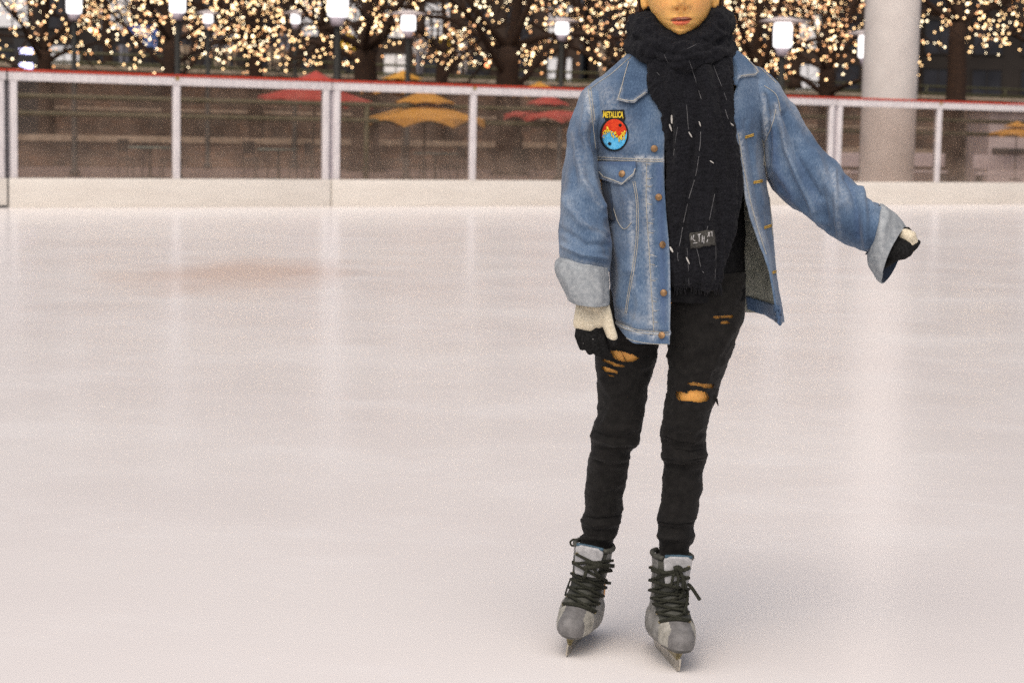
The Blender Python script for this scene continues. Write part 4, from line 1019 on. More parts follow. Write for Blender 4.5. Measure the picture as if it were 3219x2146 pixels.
sculpt(jac.data, front=True, ridges=[
  ([(1960,380),(1975,470)], 16, .004), ([(2005,330),(2000,480)], 10, .003), ([(2040,380),(2035,490)], 10, .003),
  ([(2080,515),(2074,700),(2086,900),(2088,1060)], 8, .003), ([(2026,520),(2032,760),(2050,1050)], 9, -.004), ([(2045,530),(2050,1040)], 6, .0025),
  ([(1955,590),(1990,700),(1975,850)], 14, .005), ([(2000,620),(2015,820),(1985,1000)], 12, -.004), ([(1930,720),(1960,830),(1945,960)], 14, .006), ([(1990,850),(2010,960),(1990,1030)], 10, .004),
  ([(1880,520),(1960,560),(2020,540)], 12, .003), ([(1915,1000),(2000,1038),(2100,1046)], 5, -.004), ([(2380,420),(2370,520),(2400,640)], 8, .004), ([(2345,380),(2370,560),(2400,720)], 7, -.004)],
  noises=[((9, 9, 5), .006), ((26, 26, 14), .0022)])
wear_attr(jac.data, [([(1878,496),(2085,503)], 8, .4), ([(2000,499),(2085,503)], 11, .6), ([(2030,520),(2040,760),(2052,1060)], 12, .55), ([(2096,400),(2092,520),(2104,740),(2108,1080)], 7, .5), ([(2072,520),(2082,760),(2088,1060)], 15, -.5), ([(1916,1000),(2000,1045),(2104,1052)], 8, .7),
  ([(2325,420),(2352,620),(2398,760)], 9, .6), ([(1985,640),(1990,900)], 8, .4), ([(1900,300),(1960,420)], 40, .3), ([(1960,560),(1980,740)], 60, .15), ([(1950,980),(2090,1030)], 14, .3), ([(1848,274),(1859,377)], 8, .6)])
so = jac.modifiers.new('s', 'SOLIDIFY'); so.thickness = .005; so.offset = -1; so.material_offset = 1; so.material_offset_rim = 0
bake(jac)

slL = pair_loft([(1905,246,1985,390,.005,.07,0,0),(1872,262,1930,430,.0,.088,0,0),(1836,290,1888,430,-.01,.095,0,0),(1815,335,1880,440,-.02,.092,0,0),(1796,385,1880,470,-.03,.088,0,0),(1785,459,1884,510,-.04,.084,0,0),(1774,533,1890,560,-.055,.080,0,0),(1768,607,1898,615,-.07,.078,0,0),
  (1764,681,1917,690,-.08,.078,0,0),(1758,745,1927,752,-.09,.077,0,0),(1760,790,1918,805,-.098,.076,0,0),(1764,830,1910,850,-.10,.074,0,0)], 260, 130)
sl = part('sleeve', slL, [M_denim, M_inside], jac)
ridL = [([(1850,300),(1835,420),(1870,560),(1905,680)], 12, .006), ([(1800,420),(1830,560),(1890,650)], 14, .007), ([(1880,480),(1905,580),(1925,680)], 8, -.006), ([(1775,620),(1830,700),(1900,735)], 14, .006), ([(1765,720),(1840,770),(1915,770)], 10, -.005),
        ([(1765,770),(1830,800),(1905,812)], 8, .006), ([(1800,640),(1850,720),(1925,745)], 8, -.004), ([(1785,480),(1790,620),(1775,740)], 12, .004), ([(1870,340),(1860,450),(1880,560)], 8, -.004)]
sculpt(sl.data, [(p, g, am*1.5) for p, g, am in ridL], [((10, 10, 5), .010), ((28, 28, 16), .0035)])
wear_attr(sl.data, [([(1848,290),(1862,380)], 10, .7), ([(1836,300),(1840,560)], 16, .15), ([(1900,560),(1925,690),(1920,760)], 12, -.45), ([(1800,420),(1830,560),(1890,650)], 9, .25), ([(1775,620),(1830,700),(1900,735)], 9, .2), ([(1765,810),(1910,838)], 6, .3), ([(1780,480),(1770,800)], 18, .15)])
so = sl.modifiers.new('s', 'SOLIDIFY'); so.thickness = .004; so.offset = -1; so.material_offset = 1; bake(sl)

slR = pair_loft([(2370,205,2370,420,.01,.085,0,0),(2405,222,2385,470,.005,.095,0,0),(2447,256,2398,530,.0,.10,0,0),(2486,318,2416,572,-.005,.095,0,0),(2536,400,2462,632,-.015,.09,0,0),(2588,474,2529,680,-.028,.085,0,0),(2654,533,2595,727,-.045,.08,0,0),
  (2697,582,2645,757,-.058,.077,4,0),(2726,626,2690,779,-.07,.075,6,0),(2769,648,2732,796,-.08,.073,8,2)], 260, 130, flip=True)
sr = part('sleeve', slR, [M_denim, M_inside], jac)
ridR = [([(2440,330),(2470,470),(2530,600),(2560,660)], 9, .008), ([(2470,360),(2510,500),(2580,620)], 10, -.006), ([(2425,380),(2440,520),(2500,620)], 14, .007), ([(2405,300),(2420,420),(2415,540)], 10, -.006), ([(2560,480),(2600,580),(2640,640)], 14, .006),
        ([(2620,540),(2630,640),(2640,740)], 8, .006), ([(2660,560),(2690,640),(2700,740)], 10, -.005), ([(2700,600),(2720,690),(2725,770)], 10, .006), ([(2590,600),(2600,680),(2605,715)], 8, -.004), ([(2700,590),(2745,660),(2770,660)], 8, .006), ([(2450,600),(2540,670),(2600,700)], 12, .005)]
sculpt(sr.data, [(p, g, am*1.5) for p, g, am in ridR], [((9, 9, 7), .009), ((26, 26, 20), .0035)])
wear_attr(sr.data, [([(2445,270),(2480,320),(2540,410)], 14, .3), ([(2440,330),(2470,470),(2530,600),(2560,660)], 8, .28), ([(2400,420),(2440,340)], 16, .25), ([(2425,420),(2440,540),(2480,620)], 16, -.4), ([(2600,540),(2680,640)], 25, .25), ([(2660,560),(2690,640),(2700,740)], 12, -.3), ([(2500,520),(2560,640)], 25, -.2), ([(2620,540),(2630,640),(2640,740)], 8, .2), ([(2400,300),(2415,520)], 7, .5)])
so = sr.modifiers.new('s', 'SOLIDIFY'); so.thickness = .004; so.offset = -1; so.material_offset = 1; bake(sr)

cfL = pair_loft([(1766,806,1906,836,-.10,.076,0,0),(1756,808,1913,838,-.10,.083,0,0),(1744,828,1915,848,-.102,.089,0,0),(1750,868,1915,885,-.104,.090,0,0),(1766,908,1914,925,-.106,.088,0,0),(1783,944,1913,953,-.108,.085,0,-6)], 70, 120)
cl = part('cuff', cfL, [M_inside, M_denimdk], jac)
sculpt(cl.data, [([(1750,840),(1790,900),(1800,940)], 10, .004), ([(1880,850),(1890,940)], 10, .003), ([(1756,816),(1830,832),(1908,842)], 4, .003)], [((14, 14, 10), .006)])
so = cl.modifiers.new('s', 'SOLIDIFY'); so.thickness = .0035; so.offset = -1; so.material_offset = 1; so.material_offset_rim = 0; bake(cl)
cfR = pair_loft([(2766,646,2728,796,-.08,.074,8,2),(2772,644,2729,800,-.08,.084,12,2),(2792,652,2733,826,-.082,.09,22,2),(2817,670,2747,854,-.084,.092,32,4),(2836,692,2760,876,-.086,.09,38,6),(2850,716,2775,890,-.088,.086,41,8)], 70, 120, flip=True)
M_cuffin = denim_mat('denim_inner_shade', (.012, .02, .035), (.03, .045, .075), (.09, .12, .16), (.3, .33, .36))  # denim darkened to hold the shade inside the cuff and pocket opening
cr = part('cuff', cfR, [M_inside, M_cuffin], jac)
sculpt(cr.data, [([(2790,670),(2770,760),(2765,850)], 12, .004)], [((14, 14, 10), .006)])
so = cr.modifiers.new('s', 'SOLIDIFY'); so.thickness = .0035; so.offset = -1; so.material_offset = 1; so.material_offset_rim = 0; bake(cr)

jb = bvh_of(jac, sl, sr)
# collar leaves, pocket flap, front band pieces
def piece(name, poly, mat, off=.006, thick=.004, bulge=None, parent=None, wear=None, step=6, relax=0):
    o = part(name, patch(jb, poly, off, thick, step, bulge, relax), mat, parent or jac)
    if wear is not None: wear_attr(o.data, wear)
    return o
colL = [(2032,150),(2002,160),(1976,190),(1962,235),(1950,275),(1938,314),(1970,321),(1992,323),(2014,306),(2036,290),(2042,250),(2038,200)]
piece('collar', colL, M_denim, .012, .005, wear=[(colL[4:10], 7, .85)], relax=30)
colR = [(2270,150),(2322,160),(2352,186),(2380,212),(2388,226),(2376,238),(2350,240),(2326,244),(2316,272),(2296,256),(2280,200)]
piece('collar', colR, M_denim, .012, .005, wear=[(colR[3:8], 7, .85)], relax=30)
lap = [(2034,298),(2030,312),(2044,326),(2062,339),(2078,352),(2090,366),(2096,385),(2098,352),(2080,330),(2062,312),(2046,296)]
flap = [(1876,508),(1940,508),(2001,508),(2002,530),(1996,550),(1974,566),(1956,584),(1930,572),(1892,560),(1880,540)]
piece('hem_band', [(2347,930),(2400,946),(2443,960),(2455,966),(2452,990),(2450,1022),(2430,1006),(2400,988),(2372,978),(2350,970)], M_denimdk, .004, .004)
jbo = bvh_of(jac)
part('pocket_shade_patch', patch(jbo, [(1880,566),(1917,575),(1924,616),(1936,694),(1914,690),(1900,650),(1886,609)], .003, .002, 6), M_cuffin, jac)  # dark patch paints the shade in the pocket gap beside the sleeve
fl = piece('pocket_flap', flap, M_denimdk, .008, .004, wear=[(flap[4:9], 5, .9), ([(1876,510),(2001,510)], 6, -.5)])
jb2 = bvh_of(jac, sl, sr, fl)
seams = []
M_tick = lerp_mat('worn_denim_tick', (.24, .29, .36), (.34, .38, .44), scale=120, rough=.95)
rnd = random.Random(21)
for k in range(15):
    yy = 520 + k*35 + rnd.uniform(-6, 6); xx = 2034 + (yy-515)*.045 + rnd.uniform(0, 5)
    v = thread(jb, [(xx, yy), (xx+rnd.uniform(6, 18), yy+rnd.uniform(-2, 4))], rnd.uniform(.0006, .0013), .0001, 3, None)
    if v[0]: part('worn_tick', v, M_tick, jac)
def seam(poly, r=.0008, off=.0009, dash=(7, 2), sm=True): seams.append(thread(jb, smooth_poly(poly) if sm else poly, r, off, 3, dash))
seam([(1878,494),(1960,498),(2085,502)]); seam([(1878,502),(1960,505),(2084,509)])
seam([(1848,276),(1855,330),(1862,380),(1872,470)]); seam([(1856,274),(1863,330),(1870,380)])
seam([(2033,515),(2032,640),(2042,800),(2055,1040)]); seam([(1990,570),(2000,640),(1998,760),(1985,860),(1975,920),(1965,985)]); seam([(1996,570),(2006,640),(2004,760),(1991,860),(1980,920),(1970,985)])
seam([(1915,992),(1960,1022),(2030,1040),(2103,1044)]); seam([(1916,1000),(1960,1031),(2030,1048),(2103,1052)]); seam([(1940,1046),(1990,1070),(2050,1080),(2100,1082)])
seam([(2094,420),(2090,510),(2098,640),(2107,760),(2112,900),(2112,1000)], dash=None, r=.0009)
seam([(2320,420),(2332,500),(2346,570),(2360,640),(2382,720),(2408,800)], dash=None, r=.0009); seam([(2396,440),(2410,540),(2420,640),(2428,740)]); seam([(2402,270),(2440,300),(2452,350)]); seam([(2330,160),(2380,205),(2440,262)], r=.0010, dash=None)
seam([(1905,570),(1925,640),(1945,700),(1965,720),(1985,700)], r=.0009)
seam([(1985,178),(1960,200),(1920,235),(1880,262),(1850,285)], r=.0009); seam([(2440,345),(2425,400),(2405,450),(2400,520)])
for v in seams:
    if v[0]: part('seam_stitching', v, M_thread, jac)
cs = merge(*[thread(bvh_of(o), smooth_poly(p, 60), .0016, .0008, 3, None) for o, p in ((jac.children[-1], []),) if p] or [([], [])])
colobjs = [c for c in jac.children if c.name.startswith('collar')]
es = [thread(bvh_of(colobjs[0]), [(1976,194),(1963,238),(1953,278),(1943,310),(1971,317),(1991,318),(2012,303),(2030,290)], .0009, .0008, 3, (7, 2)),
      thread(bvh_of(colobjs[1]), [(2352,190),(2376,214),(2383,226),(2374,234),(2350,236),(2328,240)], .0009, .0008, 3, (7, 2)),
      thread(bvh_of(fl), [(1884,540),(1896,555),(1930,567),(1956,578),(1973,561),(1992,546),(1997,530)], .0012, .0008, 3, None)]
for v in es:
    if v[0]: part('edge_stitching', v, M_thread, jac)
# placket cross stitches / wear bars
bars = []
for k, yy in enumerate((515, 560, 585, 640, 700, 730, 800, 830, 880, 945, 975, 1010)):
    xx = 2030 + (yy-515)*.045
    bars.append(thread(jb, [(xx, yy), (xx+14, yy+3)], .0008, .0006, 3, None))
for v in bars:
    if v[0]: part('placket_stitching', v, M_thread, jac)
for x, y in ((2056,468),(2071,620),(2081,769),(2086,920),(2081,1054),(1956,547)):
    h, nn = hit(jb2, x, y, .001)
    if h is None: print('MISS button', x, y); continue
    q = nn.to_track_quat('Z', 'Y').to_matrix()
    v, f = lathe([(.0078, 0), (.0082, .0016), (.0076, .0032), (.0058, .0028), (.0045, .0036), (.0005, .0040)], 20)
    part('button', ([q @ p + h for p in v], f), M_copper, jac)
for (x0, y0, x1, y1) in ((2342,432,2368,424),(2368,574,2396,569),(2402,716,2424,709),(2428,857,2442,853)):
    vf = [thread(jb, [(x0, y0+d), (x1, y1+d)], .0015, .0012, 3, None) for d in (-2.4, 2.4)]
    if any(v for v, f in vf): part('buttonhole', merge(*vf), M_orthread, jac)
# round emblem patch with the word above it
M_pblack = lerp_mat('patch_black', (.008,.008,.009), (.015,.015,.016), scale=300, rough=.9)
M_pred = lerp_mat('patch_red', (.50,.02,.008), (.66,.06,.012), scale=160, rough=.85, bump=.4)
M_pblue = lerp_mat('patch_blue', (.04,.32,.60), (.14,.50,.78), scale=160, rough=.85, bump=.4)
M_pyel = lerp_mat('patch_yellow', (.62,.42,.02), (.75,.58,.06), scale=200, rough=.85)
cx_, cy_, rx, ry = 1932, 423, 44, 53
outl = [(1894,348),(1962,346),(1966,374)] + [(cx_+rx*math.cos(t), cy_+ry*math.sin(t)) for t in np.linspace(-.85, PI+.95, 40)]
pt = piece('emblem_patch', outl, M_pblack, .003, .003, step=5)
pb = bvh_of(pt)
R1x, R1y = rx-5, ry-5
def rot(x, y, a=-.30): return cx_ + (x*math.cos(a) - y*math.sin(a))*R1x, cy_ + (x*math.sin(a) + y*math.cos(a))*R1y
def halfswirl(sg, n=26):
    out = [(math.cos(t), -sg*math.sin(t)) for t in np.linspace(0, PI, n)]                   # outer half
    out += [(-.5 - .5*math.cos(t), -.38*math.sin(t)) for t in np.linspace(0, PI, n//2)][1:]  # bulge
    out += [(.5 - .5*math.cos(t), .38*math.sin(t)) for t in np.linspace(0, PI, n//2)][1:-1]
    return [rot(x, y) for x, y in out]
part('red_swirl', patch(pb, halfswirl(1), .0012, .001, 5), M_pred, pt)
part('blue_swirl', patch(pb, halfswirl(-1), .0012, .001, 5), M_pblue, pt)
pb2 = bvh_of(pt, *[c for c in pt.children])
fl_ = []
rnd = random.Random(9)
for t in np.linspace(-.95, .95, 44):
    yv = .38*math.sin(PI*t) + rnd.uniform(-.16, .16); xv = t + rnd.uniform(-.05, .05)
    if xv*xv+yv*yv > .8: continue
    a_ = rot(xv, yv); b_ = rot(xv + rnd.uniform(-.10, .10), yv + rnd.uniform(-.22, .22))
    fl_.append(thread(pb2, [a_, b_], .0015, .001, 3, None))
part('yellow_stitching', merge(*[v for v in fl_ if v[0]]), M_pyel, pt)
part('dark_dot', merge(patch(pb2, [(1950+5*math.cos(t), 394+5*math.sin(t)) for t in np.linspace(0, 2*PI, 12)[:-1]], .0013, .0008, 3), patch(pb2, [(1917+5*math.cos(t), 452+5*math.sin(t)) for t in np.linspace(0, 2*PI, 12)[:-1]], .0013, .0008, 3)), M_pblack, pt)
cu = bpy.data.curves.new('word', 'FONT'); cu.body = 'METALLICA'; cu.size = 1; cu.align_x = 'CENTER'; cu.align_y = 'CENTER'; cu.extrude = 0; cu.offset = .03
co_ = bpy.data.objects.new('word', cu); COL.objects.link(co_)
dg = bpy.context.evaluated_depsgraph_get(); tme = bpy.data.meshes.new_from_object(co_.evaluated_get(dg)); bpy.data.objects.remove(co_)
xs = [v.co.x for v in tme.vertices]; ys = [v.co.y for v in tme.vertices]
wx, hy = max(xs)-min(xs), max(ys)-min(ys); xm, ym = (max(xs)+min(xs))/2, (max(ys)+min(ys))/2
for v in tme.vertices:
    u = (v.co.x-xm)/wx; w_ = (v.co.y-ym)/hy
    st_ = 1.25 if abs(u) > .44 else 1.0
    h, _ = hit(pb, 1929 + u*62, 361 - w_*20*st_, .0012)
    if h is None: h, _ = hit(jb, 1929 + u*62, 361 - w_*20, .004)
    v.co = h
part('lettering', tme, [M_pyel], pt, False)

# ------------------------------------------------------------------ scarf
def scarf_wrap(cxp, rxp, dyc, ryd, yf, ys, yb, hh, th, seed, tilt=0, jaw=None):
    n = 150; m = 44; rings = []
    for i in range(n):
        t = 2*PI*i/n; c, s = math.cos(t), math.sin(t)
        q_ = abs(s)**2.2; yy = (yf if s < 0 else yb)*q_ + ys*(1-q_) + tilt*c
        if jaw and s < 0: yy = float(np.interp(-s, [0, .31, .65, .82, .917, 1], jaw)) + tilt*c
        ctr = P3(cxp + rxp*c, yy, 0); z = ctr.z
        Yc = Y0 + dyc + ryd*s; X = X_for(cxp + rxp*c, Yc, z); ring = []
        outv = Vector((c*.9, s, 0)).normalized()
        for j in range(m):
            a_ = 2*PI*j/m; hz = hh*(1 - .15*s)*math.sin(a_); hx = th*sgnpow(math.cos(a_), .8)
            w = 1 + .12*noise.noise(Vector((c*1.5+seed, s*1.5, seed))) + .06*math.sin(a_*3 + t*2 + seed)
            ring.append(Vector((X, Yc, z)) + outv*hx*w + Vector((0, 0, hz*w)) + outv*(-hz*.25))
        rings.append(ring)
    rings.append(rings[0]); return loft(rings, True, False)
w1 = scarf_wrap(2143, 125, -.03, .102, 161, 82, 60, .034, .030, 1.3, -8, jaw=[70, 79, 100, 134, 156, 166])
w2 = scarf_wrap(2142, 130, -.03, .106, 182, 142, 120, .030, .034, 4.1, 8)
sc = part('scarf', fuse('scarf', merge(w1, w2), .004, 5), [M_scarf])
sculpt(sc.data, [([(2000,120),(2070,165),(2150,172),(2240,150),(2296,110)], 8, -.006), ([(2010,80),(2080,135),(2150,148),(2230,125),(2285,75)], 8, -.003), ([(1990,165),(2060,195),(2130,196),(2200,185)], 6, -.005), ([(2060,110),(2110,140),(2180,140)], 8, .004), ([(2230,140),(2270,170),(2300,160)], 8, .005)],
       [((20, 20, 34), .008), ((60, 60, 80), .004), ((190, 190, 190), .0025)])
tail = row_loft([(176,2046,2300,-.105,.035,.02),(214,2038,2306,-.118,.035,.02),(254,2036,2309,-.126,.032,.02),(308,2052,2310,-.132,.03,.02),(360,2080,2311,-.135,.03,.02),(440,2086,2318,-.136,.028,.02),(520,2088,2330,-.136,.027,.02),(600,2090,2336,-.135,.026,.02),(690,2098,2318,-.135,.026,.018),(800,2106,2290,-.135,.025,.018),(880,2110,2272,-.132,.022,.016),(905,2114,2262,-.130,.016,.012)], 330, 150, .8)
tl = part('scarf_tail', tail, [M_scarf], sc)
sculpt(tl.data, [([(2170,195),(2200,300),(2190,420),(2165,560),(2150,720),(2150,900)], 10, -.010), ([(2245,200),(2265,300),(2290,420),(2300,560)], 11, -.009), ([(2110,210),(2125,330),(2130,520),(2125,700)], 12, .007), ([(2215,215),(2235,350),(2240,560),(2225,760),(2220,900)], 13, .008), ([(2070,230),(2105,330),(2112,480)], 9, -.006), ([(2195,420),(2200,640),(2190,880)], 9, .006), ([(2280,330),(2308,500),(2310,640)], 10, .006), ([(2250,600),(2262,740),(2255,880)], 9, -.007)],
       [((30, 30, 8), .006), ((70, 70, 60), .003), ((190, 190, 190), .002)])
frg = []; rnd = random.Random(11)
tbv = bvh_of(tl, top)
for i in range(44):
    x = rnd.uniform(2116, 2264); l = rnd.uniform(12, 38); dx = rnd.uniform(-6, 6)
    h0, _ = hit(tbv, x, 893, .002); 
    if h0 is None: continue
    e = P3(x+dx, 893+l, -.125); frg.append(tube([h0, h0.lerp(e, .5) + Vector((rnd.uniform(-.003,.003), 0, 0)), e], [.0022, .0018, .0008], 5))
part('fringe', merge(*frg), M_scarf, sc)
tb2 = bvh_of(tl, sc)
lint, streak = [], []
for poly, r in ([(2166,192),(2180,230),(2192,270),(2205,312)], .0007), ([(2242,204),(2256,240),(2272,280),(2284,316)], .0007), ([(2280,345),(2288,370),(2300,394)], .0009), ([(2064,228),(2074,238)], .0007), ([(2087,172),(2102,200)], .0006), \
    ([(2130,400),(2124,440),(2118,490)], .0006), ([(2203,415),(2200,460),(2190,540),(2170,610),(2150,690),(2138,760),(2130,800),(2133,822)], .0009), ([(2246,610),(2238,650),(2228,700),(2222,725)], .0008), ([(2188,770),(2195,800),(2204,845),(2213,858)], .0009), ([(2246,740),(2250,800),(2247,880)], .0006), ([(2158,330),(2164,400),(2168,420)], .0006), ([(2160,780),(2164,840),(2166,900)], .0005), ([(2160,155),(2190,140)], .0006):
    v = thread(tb2, smooth_poly(poly, 24) if len(poly) > 2 else poly, r*.9, .0006, 4, (60, 10))
    if v[0]: streak.append(v)
for x, y, l, w in ((2112,376,24,.004),(2105,402,18,.0035),(2200,390,10,.0026),(2168,424,14,.0026),(2237,509,7,.002),(2110,784,16,.004),(2162,818,20,.0028),(2298,392,8,.0026)):
    a_, _ = hit(tb2, x-2, y-l/2, .003); b_, _ = hit(tb2, x+4, y+l/2, .003)
    if a_ and b_: lint.append(capsule([a_, (a_+b_)/2, b_], [w*.45, w*.7, w*.4], 8))
for v in lint: part('knot', v, M_lint, sc)
for v in streak: part('wool_streak', v, M_lintdim, sc)
M_label = lerp_mat('woven_grey_label', (.035,.034,.03), (.06,.058,.052), scale=200, rough=.9); M_labtxt = lerp_mat('label_marks', (.3,.29,.28), (.5,.5,.5), scale=120, rough=.9)
lab = part('woven_label', patch(tb2, [(2166,732),(2242,722),(2248,768),(2172,782)], .004, .0025, 6), M_label, sc)
lb = bvh_of(lab); mk = []
rnd = random.Random(2)
for poly in ([(2174,742),(2173,755)], [(2182,738),(2178,752),(2186,758)], [(2194,738),(2203,736)], [(2198,738),(2198,760)], [(2208,740),(2206,762)], [(2214,742),(2213,765)], [(2206,750),(2216,749)], [(2226,730),(2231,744)], [(2232,729),(2224,745)], [(2237,727),(2238,744)], [(2180,765),(2192,763)], [(2222,762),(2224,752)]):
    v = thread(lb, poly, .0011, .0008, 3, None)
    if v[0]: mk.append(v)
part('label_marks', merge(*mk), M_labtxt, lab)

# ------------------------------------------------------------------ gloves
def glove(white, black, nm='glove'):
    vw = fuse(nm, merge(*white), .0024, 5, .5); g = part(nm, vw, [M_gwhite])
    vb = fuse('fingers', merge(*black), .0022, 4, .5); part('fingers', vb, [M_gblack], g); return g
def cp(pts, radii, segs=14): return capsule([P3(*p) for p in pts], radii, segs)
white = [cp([(1866,900,-.108),(1862,935,-.112),(1860,960,-.115)], [.028,.030,.031]), cp([(1838,955,-.115),(1828,1015,-.122)], [.020,.020]), cp([(1856,950,-.116),(1850,1012,-.126)], [.024,.024]), cp([(1874,950,-.114),(1876,1008,-.124)], [.022,.020]),
         cp([(1884,948,-.118),(1902,990,-.132),(1914,1028,-.140),(1925,1058,-.142)], [.021,.0165,.0135,.0125])]
black = [cp([(1825,1020,-.122),(1820,1056,-.132),(1832,1090,-.122),(1842,1086,-.096)], [.0108,.0108,.0100,.009]), cp([(1848,1018,-.125),(1843,1068,-.136),(1856,1103,-.122),(1864,1088,-.094)], [.0112,.0112,.0104,.0092]),
         cp([(1870,1018,-.125),(1867,1072,-.136),(1879,1108,-.122),(1886,1092,-.094)], [.0112,.0110,.0102,.0092]), cp([(1890,1024,-.120),(1892,1068,-.130),(1902,1102,-.118),(1906,1086,-.092)], [.0106,.0104,.0098,.0088]),
         cp([(1838,1034,-.108),(1884,1038,-.108)], [.021,.021]), cp([(1846,1066,-.105),(1890,1072,-.105)], [.022,.020]), cp([(1923,1062,-.141),(1929,1076,-.140)], [.0118,.0100])]
glL = glove(white, black); glL['label'] = 'glove with cream back and black curled fingers, thumb pointing down'
gb = bvh_of(*[c for c in glL.children]); 
fl2 = [icosphere(.0010, 1, hit(gb, x, y, .0)[0]) for x, y in ((1864,1066),(1834,1079)) if hit(gb, x, y)[0]]
part('lint_specks', merge(*fl2), M_lint, glL)
white = [cp([(2846,740,-.118),(2862,748,-.122),(2870,758,-.120)], [.0165,.018,.012]), cp([(2852,760,-.120),(2862,765,-.122)], [.014,.012])]
black = [cp([(2785,775,-.080),(2806,782,-.10),(2834,780,-.118)], [.026,.030,.027]), cp([(2866,778,-.122),(2877,772,-.124),(2887,761,-.118)], [.011,.0085,.0058]),
         cp([(2852,790,-.124),(2838,800,-.146),(2812,806,-.142)], [.0135,.0125,.0105]), cp([(2842,780,-.126),(2820,788,-.150),(2794,796,-.142)], [.0135,.0125,.0105]), cp([(2828,770,-.126),(2804,774,-.146),(2784,784,-.138)], [.013,.012,.0105]),
         cp([(2800,800,-.10),(2776,826,-.11),(2756,842,-.10)], [.022,.015,.007]), cp([(2818,758,-.12),(2800,760,-.138),(2786,768,-.13)], [.0118,.0105,.0092]), cp([(2845,722,-.115),(2854,722,-.113),(2863,731,-.112)], [.0065,.007,.0055])]
glR = glove(white, black); glR['label'] = 'glove with black palm and fingers and a cream knuckle band, held out to the side'

# ------------------------------------------------------------------ ice skates
M_boot = lerp_mat('worn_grey_boot', (.15,.147,.137), (.28,.275,.26), scale=40, rough=.6, bump=.4, bscale=160, spec=.3)
M_boot2 = lerp_mat('dark_eyelet_facing', (.045,.047,.04), (.09,.09,.075), scale=60, rough=.7)
M_cap_ = lerp_mat('grey_toe_cap', (.12,.116,.114), (.185,.18,.178), scale=55, rough=.55, bump=.4, bscale=220, spec=.35)
M_band = lerp_mat('pale_toe_band', (.27,.26,.225), (.40,.385,.34), scale=60, rough=.6)
M_sole = lerp_mat('dark_grey_sole', (.07,.068,.065), (.12,.118,.11), scale=40, rough=.6)
M_tongue = lerp_mat('pale_grey_tongue', (.32,.32,.325), (.44,.44,.445), scale=90, rough=.85, bump=.4, bscale=300)
M_tedge = lerp_mat('blue_tongue_edge', (.035,.07,.10), (.06,.11,.15), scale=60, rough=.7)
M_lace = lerp_mat('dark_olive_lace', (.014,.015,.010), (.034,.035,.024), scale=300, rough=.9, bump=.5, bscale=600)
M_steel = lerp_mat('worn_steel', (.40,.37,.31), (.62,.58,.50), scale=40, rough=.28, metal=.9)
M_holder = lerp_mat('brass_tinted_blade_holder', (.20,.17,.09), (.34,.29,.17), scale=30, rough=.4, metal=.6)
